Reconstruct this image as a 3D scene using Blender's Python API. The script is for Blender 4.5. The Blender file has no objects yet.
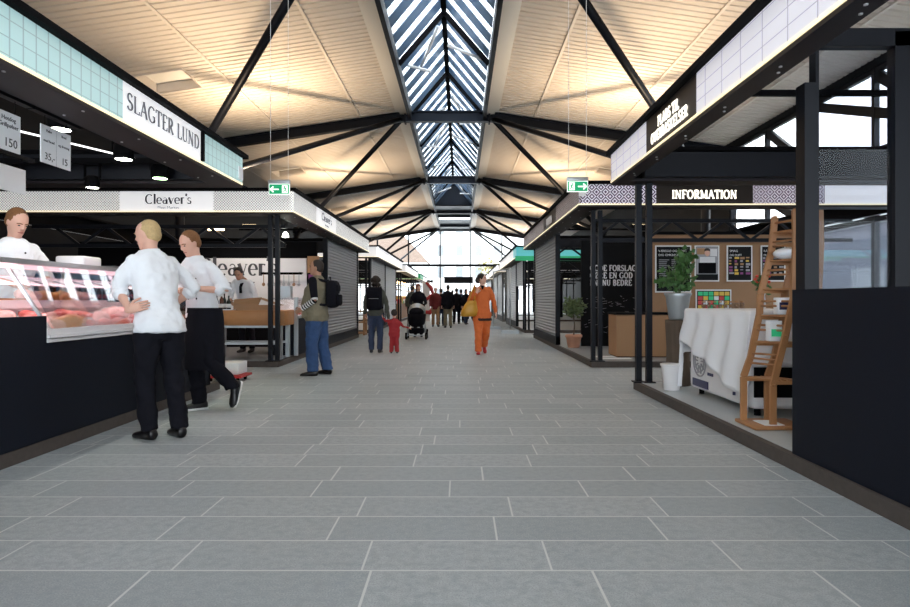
import bpy, bmesh, math, random
from mathutils import Vector, Matrix, Euler
random.seed(7)
PI = math.pi
SC = bpy.context.scene
COL = SC.collection

# ------------------------------------------------------------------ camera, sky, exposure
XC = -0.43                      # x of the hall's centre line
cam_d = bpy.data.cameras.new('camera'); cam = bpy.data.objects.new('camera', cam_d); COL.objects.link(cam)
cam.location = (0, 0, 1.15); cam.rotation_euler = (PI/2, 0, 0)
cam_d.sensor_width = 36; cam_d.lens = 600/910*36
cam_d.shift_x = -5/910; cam_d.shift_y = -3.5/910
cam_d.clip_end = 400
SC.camera = cam
SC.view_settings.view_transform = 'Standard'; SC.view_settings.look = 'None'
SC.view_settings.exposure = 0.68; SC.view_settings.gamma = 1
SC.view_settings.use_curve_mapping = False
w = bpy.data.worlds.new('sky'); SC.world = w; w.use_nodes = True
bg = w.node_tree.nodes['Background']; bg.inputs[0].default_value = (0.86, 0.94, 1.0, 1); bg.inputs[1].default_value = 4.2

def area_light(name, loc, rot, size, power, color, parent=None, size_y=None, spread=None):
    d = bpy.data.lights.new(name, 'AREA'); d.energy = power; d.color = color; d.size = size
    if size_y: d.shape = 'RECTANGLE'; d.size_y = size_y
    if spread: d.spread = spread
    o = bpy.data.objects.new(name, d); COL.objects.link(o); o.location = loc; o.rotation_euler = rot
    if parent: o.parent = parent; o.location = Vector(loc) - WL[parent]
    return o
def spot_light(name, loc, rot, power, color, angle=1.2, parent=None):
    d = bpy.data.lights.new(name, 'SPOT'); d.energy = power; d.color = color; d.spot_size = angle; d.spot_blend = .6; d.shadow_soft_size = .05
    o = bpy.data.objects.new(name, d); COL.objects.link(o); o.location = loc; o.rotation_euler = rot
    if parent: o.parent = parent; o.location = Vector(loc) - WL[parent]
    return o
WL = {}

# ------------------------------------------------------------------ materials
def newmat(name):
    m = bpy.data.materials.new(name); m.use_nodes = True
    return m, m.node_tree, m.node_tree.nodes['Principled BSDF']
def mat(name, c, rough=.6, metal=0, emit=0, ec=None, noise=0, nscale=8, bump=0, spec=None):
    m, nt, b = newmat(name)
    b.inputs['Base Color'].default_value = (*c, 1); b.inputs['Roughness'].default_value = rough; b.inputs['Metallic'].default_value = metal
    if spec is not None: b.inputs['Specular IOR Level'].default_value = spec
    if emit:
        b.inputs['Emission Color'].default_value = (*(ec or c), 1); b.inputs['Emission Strength'].default_value = emit
    if noise or bump:
        tc = nt.nodes.new('ShaderNodeTexCoord'); n = nt.nodes.new('ShaderNodeTexNoise'); n.inputs['Scale'].default_value = nscale; n.inputs['Detail'].default_value = 6
        nt.links.new(tc.outputs['Object'], n.inputs['Vector'])
        if noise:
            mx = nt.nodes.new('ShaderNodeMix'); mx.data_type = 'RGBA'
            nt.links.new(n.outputs['Fac'], mx.inputs[0])
            mx.inputs[6].default_value = (*[max(0, x*(1-noise)) for x in c], 1); mx.inputs[7].default_value = (*[min(1, x*(1+noise)) for x in c], 1)
            nt.links.new(mx.outputs[2], b.inputs['Base Color'])
        if bump:
            bp = nt.nodes.new('ShaderNodeBump'); bp.inputs['Strength'].default_value = bump; bp.inputs['Distance'].default_value = .02
            nt.links.new(n.outputs['Fac'], bp.inputs['Height']); nt.links.new(bp.outputs[0], b.inputs['Normal'])
    return m
class NT:      # small node expression helper
    def __init__(s, nt): s.nt = nt
    def m(s, op, a, b=None, c=None):
        n = s.nt.nodes.new('ShaderNodeMath'); n.operation = op
        for i, v in enumerate((a, b, c)):
            if v is None: continue
            if isinstance(v, (int, float)): n.inputs[i].default_value = v
            else: s.nt.links.new(v, n.inputs[i])
        return n.outputs[0]
    def xyz(s, kind='Object'):
        tc = s.nt.nodes.new('ShaderNodeTexCoord'); sp = s.nt.nodes.new('ShaderNodeSeparateXYZ')
        s.nt.links.new(tc.outputs[kind], sp.inputs[0]); return sp.outputs[0], sp.outputs[1], sp.outputs[2]
    def comb(s, x, y, z=0):
        n = s.nt.nodes.new('ShaderNodeCombineXYZ')
        for i, v in enumerate((x, y, z)):
            if isinstance(v, (int, float)): n.inputs[i].default_value = v
            else: s.nt.links.new(v, n.inputs[i])
        return n.outputs[0]
    def mix(s, f, a, b):
        n = s.nt.nodes.new('ShaderNodeMix'); n.data_type = 'RGBA'
        s.nt.links.new(f, n.inputs[0])
        for i, v in ((6, a), (7, b)):
            if isinstance(v, tuple): n.inputs[i].default_value = (*v, 1)
            else: s.nt.links.new(v, n.inputs[i])
        return n.outputs[2]
    def wn(s, vec):
        n = s.nt.nodes.new('ShaderNodeTexWhiteNoise'); n.noise_dimensions = '3D'; s.nt.links.new(vec, n.inputs['Vector']); return n.outputs['Value']
    def noise(s, scale, detail=5, vec=None):
        n = s.nt.nodes.new('ShaderNodeTexNoise'); n.inputs['Scale'].default_value = scale; n.inputs['Detail'].default_value = detail
        if vec is None:
            tc = s.nt.nodes.new('ShaderNodeTexCoord'); vec = tc.outputs['Object']
        s.nt.links.new(vec, n.inputs['Vector']); return n.outputs['Fac']

def floor_material():
    m, nt, b = newmat('grey_stone_tiles'); e = NT(nt)
    x, y, z = e.xyz()
    RD, TL, GW = .318, .86, .010
    v = e.m('DIVIDE', e.m('SUBTRACT', y, 2.546-.318*20), RD); row = e.m('FLOOR', v); fv = e.m('FRACT', v)
    ro = e.wn(e.comb(row, 3.3, 1.7)); rl = e.wn(e.comb(row, 9.1, 4.2))
    tl = e.m('ADD', TL-.08, e.m('MULTIPLY', rl, .2))
    u = e.m('ADD', e.m('DIVIDE', e.m('ADD', x, 60), tl), e.m('MULTIPLY', ro, 5)); colm = e.m('FLOOR', u); fu = e.m('FRACT', u)
    g1 = e.m('LESS_THAN', fv, GW/RD); g2 = e.m('LESS_THAN', fu, GW/TL); g = e.m('MAXIMUM', g1, g2)
    tone = e.wn(e.comb(row, colm, 0))
    n1 = e.noise(55, 6); n2 = e.noise(1.3, 4); n3 = e.noise(150, 3); n4 = e.noise(22, 6)
    base = e.mix(tone, (.30, .335, .35), (.44, .47, .475))
    base = e.mix(e.m('MULTIPLY', n1, .55), base, (.27, .30, .32))
    base = e.mix(e.m('MULTIPLY', e.m('LESS_THAN', n3, .43), .45), base, (.15, .175, .185))
    base = e.mix(e.m('MULTIPLY', e.m('GREATER_THAN', n3, .60), .4), base, (.52, .55, .56))
    base = e.mix(e.m('MULTIPLY', e.m('SUBTRACT', n4, .42), 2.6), base, (.24, .27, .29))
    base = e.mix(e.m('MULTIPLY', n2, .3), base, (.46, .475, .48))
    c = e.mix(g, base, (.60, .61, .59))
    nt.links.new(c, b.inputs['Base Color'])
    r = e.m('ADD', .42, e.m('MULTIPLY', n1, .2)); nt.links.new(r, b.inputs['Roughness'])
    bp = nt.nodes.new('ShaderNodeBump'); bp.inputs['Strength'].default_value = .25; bp.inputs['Distance'].default_value = .004
    nt.links.new(e.m('ADD', n3, e.m('MULTIPLY', g, -1)), bp.inputs['Height']); nt.links.new(bp.outputs[0], b.inputs['Normal'])
    return m
def plane_uv(e):     # along-face coordinate and height of a vertical face (x+y works for either axis-aligned direction)
    x, y, z = e.xyz('Object'); return e.m('ADD', x, y), z
def tile_light(name, c, line, tw, th, strength):
    m, nt, b = newmat(name); e = NT(nt); u, z = plane_uv(e)
    g = e.m('MAXIMUM', e.m('LESS_THAN', e.m('FRACT', e.m('DIVIDE', u, tw)), .012/tw), e.m('LESS_THAN', e.m('FRACT', e.m('DIVIDE', e.m('ADD', z, .02), th)), .007/th))
    c2 = e.mix(g, c, line)
    nt.links.new(c2, b.inputs['Base Color']); nt.links.new(c2, b.inputs['Emission Color']); b.inputs['Emission Strength'].default_value = strength
    b.inputs['Roughness'].default_value = .35
    return m
def dot_light(name, c, dotc, p, strength):
    m, nt, b = newmat(name); e = NT(nt); u, z = plane_uv(e)
    def dots(o):
        a = e.m('SUBTRACT', e.m('FRACT', e.m('ADD', e.m('DIVIDE', u, p), o)), .5); d = e.m('SUBTRACT', e.m('FRACT', e.m('ADD', e.m('DIVIDE', z, p), o)), .5)
        return e.m('LESS_THAN', e.m('ADD', e.m('MULTIPLY', a, a), e.m('MULTIPLY', d, d)), .062)
    c2 = e.mix(e.m('MAXIMUM', dots(0), dots(.5)), c, dotc)
    nt.links.new(c2, b.inputs['Base Color']); nt.links.new(c2, b.inputs['Emission Color']); b.inputs['Emission Strength'].default_value = strength
    return m
def lattice_light(name, ca, cb, p, strength):
    m, nt, b = newmat(name); e = NT(nt); u, z = plane_uv(e)
    a = e.m('ABSOLUTE', e.m('SUBTRACT', e.m('FRACT', e.m('DIVIDE', u, p)), .5)); d = e.m('ABSOLUTE', e.m('SUBTRACT', e.m('FRACT', e.m('DIVIDE', z, p*1.0)), .5))
    s = e.m('ADD', a, d)
    ring = e.m('GREATER_THAN', e.m('SINE', e.m('MULTIPLY', s, 6.2831*3)), -.1)
    c2 = e.mix(ring, ca, cb)
    nt.links.new(c2, b.inputs['Base Color']); nt.links.new(c2, b.inputs['Emission Color']); b.inputs['Emission Strength'].default_value = strength
    return m
def glass_material(name, tint=(1, 1, 1), gloss=.6, rough=0.0):
    m = bpy.data.materials.new(name); m.use_nodes = True; nt = m.node_tree; nt.nodes.clear()
    o = nt.nodes.new('ShaderNodeOutputMaterial'); t = nt.nodes.new('ShaderNodeBsdfTransparent'); g = nt.nodes.new('ShaderNodeBsdfGlossy'); mx = nt.nodes.new('ShaderNodeMixShader')
    fr = nt.nodes.new('ShaderNodeFresnel'); fr.inputs['IOR'].default_value = 1.4
    e = NT(nt); f = e.m('MULTIPLY', fr.outputs[0], gloss)
    t.inputs[0].default_value = (*tint, 1); g.inputs['Roughness'].default_value = rough
    nt.links.new(f, mx.inputs[0]); nt.links.new(t.outputs[0], mx.inputs[1]); nt.links.new(g.outputs[0], mx.inputs[2]); nt.links.new(mx.outputs[0], o.inputs[0])
    return m
def wood_material(name, a, b_, scale=(1, 12, 12), rough=.5):
    m, nt, b = newmat(name); e = NT(nt)
    tc = nt.nodes.new('ShaderNodeTexCoord'); mp = nt.nodes.new('ShaderNodeMapping'); mp.inputs['Scale'].default_value = scale
    nt.links.new(tc.outputs['Object'], mp.inputs[0]); n = e.noise(2.2, 6, mp.outputs[0])
    nt.links.new(e.mix(n, a, b_), b.inputs['Base Color']); b.inputs['Roughness'].default_value = rough
    return m
def slat_material():
    m = bpy.data.materials.new('blue_grey_louvre'); m.use_nodes = True; nt = m.node_tree; b = nt.nodes['Principled BSDF']
    b.inputs['Base Color'].default_value = (.20, .30, .42, 1); b.inputs['Roughness'].default_value = .3
    tr = nt.nodes.new('ShaderNodeBsdfTranslucent'); tr.inputs[0].default_value = (.16, .24, .34, 1)
    mx = nt.nodes.new('ShaderNodeMixShader'); mx.inputs[0].default_value = .45
    nt.links.new(b.outputs[0], mx.inputs[1]); nt.links.new(tr.outputs[0], mx.inputs[2]); nt.links.new(mx.outputs[0], nt.nodes['Material Output'].inputs[0])
    return m

M = dict(
    floor=floor_material(),
    blockm=mat('dark_light_block', (.010, .011, .014), .7, spec=.2),
    ceil=mat('cream_corrugated_ceiling', (.66, .585, .51), .55, noise=.04, nscale=2),
    seam=mat('ceiling_seam_strip', (.70, .63, .56), .5),
    upstand=mat('pale_upstand', (.70, .67, .62), .5),
    steel=mat('black_blue_steel', (.004, .005, .009), .45, .0, spec=.22),
    steelb=mat('navy_painted_steel', (.010, .015, .028), .4, spec=.3),
    black=mat('matt_black', (.002, .002, .003), .8, spec=.1),
    soffit=mat('dark_soffit', (.016, .010, .012), .5, spec=.3),
    navy=mat('navy_black_panel', (.004, .006, .013), .6, bump=.05, nscale=300, spec=.2),
    plinth=mat('dark_stone_plinth', (.075, .062, .055), .7, noise=.25, nscale=20, spec=.3),
    stallfloor=mat('grey_stall_floor', (.42, .45, .46), .35, noise=.1, nscale=3),
    darkfloor=mat('dark_grey_stall_floor', (.22, .23, .24), .4, noise=.1, nscale=3),
    aqua=tile_light('aqua_backlit_tiles', (.50, .72, .73), (.32, .48, .50), .118, .112, .22),
    whitetile=tile_light('white_backlit_tiles', (.72, .71, .78), (.45, .43, .49), .30, .112, .32),
    dots=dot_light('perforated_backlit_panel', (.76, .76, .74), (.25, .25, .28), .045, .36),
    lattice=lattice_light('lattice_backlit_panel', (.62, .60, .68), (.045, .02, .06), .15, .38),
    latticed=lattice_light('brown_lattice_panel', (.30, .26, .26), (.06, .045, .045), .12, .3),
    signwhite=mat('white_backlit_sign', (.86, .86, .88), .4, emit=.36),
    signblack=mat('dark_brown_sign', (.022, .015, .012), .5),
    led=mat('warm_led_strip', (1, .92, .7), .4, emit=.5, ec=(1, .86, .52)),
    letterwhite=mat('white_lettering', (.85, .82, .76), .5, emit=.7, ec=(1, .95, .85)),
    letterdark=mat('dark_grey_lettering', (.06, .06, .07), .6),
    lettergrey=mat('grey_lettering', (.22, .22, .25), .6),
    shutter=mat('grey_roller_shutter', (.20, .205, .22), .38, .25),
    shutterl=mat('light_grey_shutter', (.36, .37, .40), .4, .2),
    glass=glass_material('clear_glass'),
    glassdim=glass_material('grey_glass', (.84, .87, .92), .2),
    skin=mat('fair_skin', (.70, .40, .30), .5), skin2=mat('tanned_skin', (.42, .22, .14), .5),
    eye=mat('dark_eye', (.03, .02, .02), .3), lip=mat('lip', (.42, .14, .12), .5),
    white=mat('white_cotton', (.80, .81, .84), .8, bump=.3, nscale=14), trous=mat('black_cloth', (.007, .007, .011), .9, bump=.3, nscale=12, spec=.15),
    shoe=mat('black_leather', (.005, .004, .005), .35), sole=mat('white_sole', (.75, .75, .75), .6),
    jeans=mat('blue_denim', (.028, .068, .17), .85, noise=.35, nscale=14), jeansd=mat('dark_denim', (.025, .04, .085), .85, noise=.3, nscale=14),
    olive=mat('olive_cloth', (.19, .165, .11), .85, bump=.3, nscale=14), olived=mat('dark_olive_cloth', (.07, .075, .06), .85),
    orange=mat('orange_suit', (.66, .14, .025), .7, bump=.25, nscale=14), red=mat('red_snowsuit', (.33, .012, .018), .7),
    darkred=mat('dark_red_coat', (.14, .012, .012), .8),
    mustard=mat('mustard_leather', (.55, .27, .02), .4), stripw=mat('white_stripe', (.75, .75, .75), .8),
    blond=mat('blond_hair', (.52, .36, .17), .8, noise=.3, nscale=60), brown=mat('brown_hair', (.20, .085, .03), .8, noise=.4, nscale=60),
    darkhair=mat('dark_hair', (.022, .014, .010), .7, noise=.4, nscale=60), ginger=mat('auburn_hair', (.16, .05, .03), .8),
    inox=mat('brushed_steel', (.62, .62, .64), .28, .9), casew=mat('white_case', (.78, .76, .77), .35), galv=mat('galvanised_metal', (.42, .45, .47), .4, .7),
    pinklamp=mat('pink_meat_lamp', (1, .75, .78), .4, emit=1.1, ec=(1, .62, .68)),
    meat=mat('raw_meat', (.62, .17, .14), .35, noise=.45, nscale=22), meatp=mat('pale_pork', (.80, .48, .42), .35, noise=.3, nscale=18),
    ham=mat('golden_roast', (.70, .30, .08), .4, noise=.3, nscale=16),
    card=mat('white_card', (.85, .85, .87), .6), paperw=mat('white_paper', (.8, .8, .8), .7),
    kraft=mat('brown_kraft_panel', (.31, .17, .085), .7, noise=.1, nscale=5), kraftd=mat('brown_board', (.36, .20, .10), .7),
    block=wood_material('butcher_block', (.32, .13, .045), (.52, .25, .09), (1.2, 8, 3)),
    ladderwood=wood_material('orange_pine', (.30, .13, .05), (.46, .22, .09), (6, 6, 1)),
    bark=wood_material('bark', (.05, .035, .025), (.14, .10, .07), (10, 10, 1.5), .9),
    terra=mat('terracotta', (.50, .25, .16), .8, noise=.15), leaf=mat('green_leaf', (.05, .13, .03), .6, noise=.4, nscale=30),
    leafd=mat('olive_leaf', (.10, .14, .05), .6, noise=.4, nscale=30), flower=mat('red_flower', (.6, .05, .03), .6),
    cloth=mat('white_tablecloth', (.80, .80, .83), .85), bottle=mat('brown_bottle', (.10, .03, .012), .15), bottleg=mat('dark_bottle', (.015, .02, .015), .15),
    cardboard=mat('brown_cardboard', (.34, .20, .11), .8, noise=.1), redpl=mat('red_plastic', (.5, .03, .03), .4),
    green=mat('exit_green', (.0, .30, .12), .4, emit=.4, ec=(.0, .36, .14)), pict=mat('sign_white', (.9, .95, .9), .4, emit=.6),
    greenband=mat('green_band', (.02, .30, .13), .5, emit=.35), teal=mat('teal_panel', (.10, .42, .45), .4, emit=.4),
    lens=mat('spot_lens', (1, 1, 1), .3, emit=9, ec=(.95, 1, .85)), lensg=mat('green_spot_lens', (.6, 1, .6), .3, emit=9, ec=(.55, 1, .45)),
    tube=mat('fluorescent_tube', (1, 1, 1), .3, emit=1.2), warm=mat('warm_lamp', (1, .8, .5), .3, emit=7, ec=(1, .72, .38)),
    uplight=mat('uplight_lens', (1, .85, .6), .3, emit=3, ec=(1, .75, .42)),
    rod=mat('white_rod', (.85, .86, .88), .35), facade=mat('white_facade', (.80, .79, .77), .9), facadew=mat('facade_window', (.20, .215, .23), .3),
    roofred=mat('red_roof_tiles', (.16, .115, .09), .9, noise=.2, nscale=3), ground=mat('outside_paving', (.55, .56, .56), .8),
    autumn=mat('yellow_leaves', (.2, .17, .03), .7, noise=.3), facadeg=mat('grey_facade', (.09, .10, .125), .8),
    navyp=mat('navy_stripe', (.02, .02, .08), .4), slat=slat_material(), poster=mat('black_poster', (.003, .003, .004), .6, spec=.2),
    yellow=mat('yellow_print', (.75, .5, .08), .5), redprint=mat('red_print', (.6, .06, .06), .5), greyprint=mat('grey_print', (.35, .34, .36), .5),
    chalk=mat('blackboard_wall', (.003, .003, .004), .7, noise=.5, nscale=6, spec=.15), purple=mat('purple_poster', (.25, .05, .2), .6),
)

# ------------------------------------------------------------------ mesh helpers
class MB:
    def __init__(s): s.bm = bmesh.new()
    def _m(s, faces, m):
        if m:
            for f in faces: f.material_index = m
    def box(s, x0, x1, y0, y1, z0, z1, m=0):
        v = [s.bm.verts.new(p) for p in ((x0, y0, z0), (x1, y0, z0), (x1, y1, z0), (x0, y1, z0), (x0, y0, z1), (x1, y0, z1), (x1, y1, z1), (x0, y1, z1))]
        s._m([s.bm.faces.new([v[i] for i in q]) for q in ((3, 2, 1, 0), (4, 5, 6, 7), (0, 1, 5, 4), (1, 2, 6, 5), (2, 3, 7, 6), (3, 0, 4, 7))], m); return s
    def hexa(s, pts, m=0):
        v = [s.bm.verts.new(p) for p in pts]
        s._m([s.bm.faces.new([v[i] for i in q]) for q in ((3, 2, 1, 0), (4, 5, 6, 7), (0, 1, 5, 4), (1, 2, 6, 5), (2, 3, 7, 6), (3, 0, 4, 7))], m); return s
    def bar(s, p, q, wd, h, up=(0, 0, 1), m=0):
        p = Vector(p); q = Vector(q); d = (q-p).normalized(); up = Vector(up)
        if abs(d.dot(up)) > .98: up = Vector((0, 1, 0))
        sd = d.cross(up).normalized(); u = sd.cross(d)
        a = sd*wd/2; b = u*h/2
        return s.hexa([p-a-b, p+a-b, q+a-b, q-a-b, p-a+b, p+a+b, q+a+b, q-a+b], m)
    def ibeam(s, p, q, wd, h, t=.03):
        p = Vector(p); q = Vector(q); up = Vector((0, 0, h/2-t/2))
        s.bar(p+up, q+up, wd, t); s.bar(p-up, q-up, wd, t); s.bar(p, q, t, h-2*t); return s
    def rings(s, rings, cap=True, m=0, smooth=True):
        vs = [[s.bm.verts.new(p) for p in r] for r in rings]; n = len(vs[0]); fs = []
        for a, b in zip(vs, vs[1:]):
            for i in range(n):
                fs.append(s.bm.faces.new((a[i], a[(i+1) % n], b[(i+1) % n], b[i])))
        if cap: fs.append(s.bm.faces.new(vs[0][::-1])); fs.append(s.bm.faces.new(vs[-1]))
        if smooth:
            for f in fs: f.smooth = True
        s._m(fs, m); return s
    def tube(s, pts, r, seg=8, m=0, side=None, dome=False):
        pts = [Vector(p) for p in pts]; n = len(pts)
        rr = [r]*n if isinstance(r, (int, float)) or (isinstance(r, tuple) and len(r) == 2 and n != 2) else list(r)
        if isinstance(r, tuple) and n == 2 and isinstance(r[0], (int, float)): rr = [r, r]
        T = [(pts[min(i+1, n-1)]-pts[max(i-1, 0)]).normalized() for i in range(n)]
        ref = Vector(side) if side else (Vector((0, 0, 1)) if abs(T[0].z) < .9 else Vector((1, 0, 0)))
        P = []; R = []; TT = []
        def rad(v): return (v, v) if isinstance(v, (int, float)) else v
        if dome:
            r0 = rad(rr[0]); k = min(r0)
            for a, sc in ((1.0, .25), (.8, .62), (.45, .9)): P.append(pts[0]-T[0]*k*a); R.append((r0[0]*sc, r0[1]*sc)); TT.append(T[0])
        for a, b, c in zip(pts, rr, T): P.append(a); R.append(rad(b)); TT.append(c)
        if dome:
            r0 = rad(rr[-1]); k = min(r0)
            for a, sc in ((.45, .9), (.8, .62), (1.0, .25)): P.append(pts[-1]+T[-1]*k*a); R.append((r0[0]*sc, r0[1]*sc)); TT.append(T[-1])
        rg = []
        for p, q, t in zip(P, R, TT):
            a = (ref - t*ref.dot(t))
            if a.length < 1e-4: a = t.orthogonal()
            a.normalize(); b = t.cross(a); ref = a
            rg.append([p + a*q[0]*math.cos(2*PI*i/seg) + b*q[1]*math.sin(2*PI*i/seg) for i in range(seg)])
        return s.rings(rg, True, m)
    def lathe(s, c, prof, seg=16, m=0):
        c = Vector(c)
        return s.rings([[c+Vector((r*math.cos(2*PI*i/seg), r*math.sin(2*PI*i/seg), z)) for i in range(seg)] for r, z in prof], True, m)
    def ell(s, c, r, seg=12, m=0, rot=None, top=1.0):
        c = Vector(c); rg = []; n = max(6, seg//2+2)
        for j in range(n+1):
            a = -PI/2 + PI*j/n; z = math.sin(a); k = max(math.cos(a), .02)
            ring = []
            for i in range(seg):
                v = Vector((r[0]*k*math.cos(2*PI*i/seg), r[1]*k*math.sin(2*PI*i/seg), r[2]*z))
                if rot: v = rot @ v
                ring.append(c+v)
            rg.append(ring)
        return s.rings(rg, True, m)
    def rbox(s, x0, x1, y0, y1, z0, z1, b=.02, seg=2, m=0):
        t = bmesh.new(); r = bmesh.ops.create_cube(t, size=1)
        for v in t.verts: v.co = Vector(((x0+x1)/2+v.co.x*(x1-x0), (y0+y1)/2+v.co.y*(y1-y0), (z0+z1)/2+v.co.z*(z1-z0)))
        bmesh.ops.bevel(t, geom=t.edges[:], offset=b, segments=seg, affect='EDGES', profile=.5)
        mp = {v: s.bm.verts.new(v.co) for v in t.verts}
        for f in t.faces:
            g = s.bm.faces.new([mp[v] for v in f.verts]); g.smooth = True; g.material_index = m
        t.free(); return s
    def xf(s, mtx):
        bmesh.ops.transform(s.bm, matrix=mtx, verts=s.bm.verts[:]); return s
    def done(s, name, mats, parent=None, world=True, thing=None):
        if not isinstance(mats, (list, tuple)): mats = [mats]
        bmesh.ops.recalc_face_normals(s.bm, faces=s.bm.faces[:])
        me = bpy.data.meshes.new(name)
        off = Vector((0, 0, 0))
        if parent is not None:
            off = WL[parent] if world else off
        elif world and s.bm.verts:
            xs = [v.co for v in s.bm.verts]
            off = Vector(((min(v.x for v in xs)+max(v.x for v in xs))/2, (min(v.y for v in xs)+max(v.y for v in xs))/2, min(v.z for v in xs)))
        if off.length:
            for v in s.bm.verts: v.co -= off
        s.bm.to_mesh(me); s.bm.free()
        for k in mats: me.materials.append(k if not isinstance(k, str) else M[k])
        o = bpy.data.objects.new(name, me); COL.objects.link(o)
        if parent is not None: o.parent = parent; WL[o] = WL[parent]
        else: o.location = off; WL[o] = off.copy()
        if thing: tag(o, *thing)
        return o
def tag(o, label=None, cat=None, group=None, kind=None):
    if label: o['label'] = label
    if cat: o['category'] = cat
    if group: o['group'] = group
    if kind: o['kind'] = kind
    return o
def empty(name, loc, label=None, cat=None, group=None, rz=0):
    o = bpy.data.objects.new(name, None); COL.objects.link(o); o.location = loc; o.rotation_euler = (0, 0, rz); o.empty_display_size = .2
    WL[o] = Vector(loc); return tag(o, label, cat, group)
def copy_tree(o, parent=None):
    c = o.copy(); COL.objects.link(c)
    if parent is not None: c.parent = parent
    WL[c] = WL.get(o, Vector())
    for ch in list(o.children): copy_tree(ch, c)
    return c
def struct(o): o['kind'] = 'structure'; return o

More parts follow.
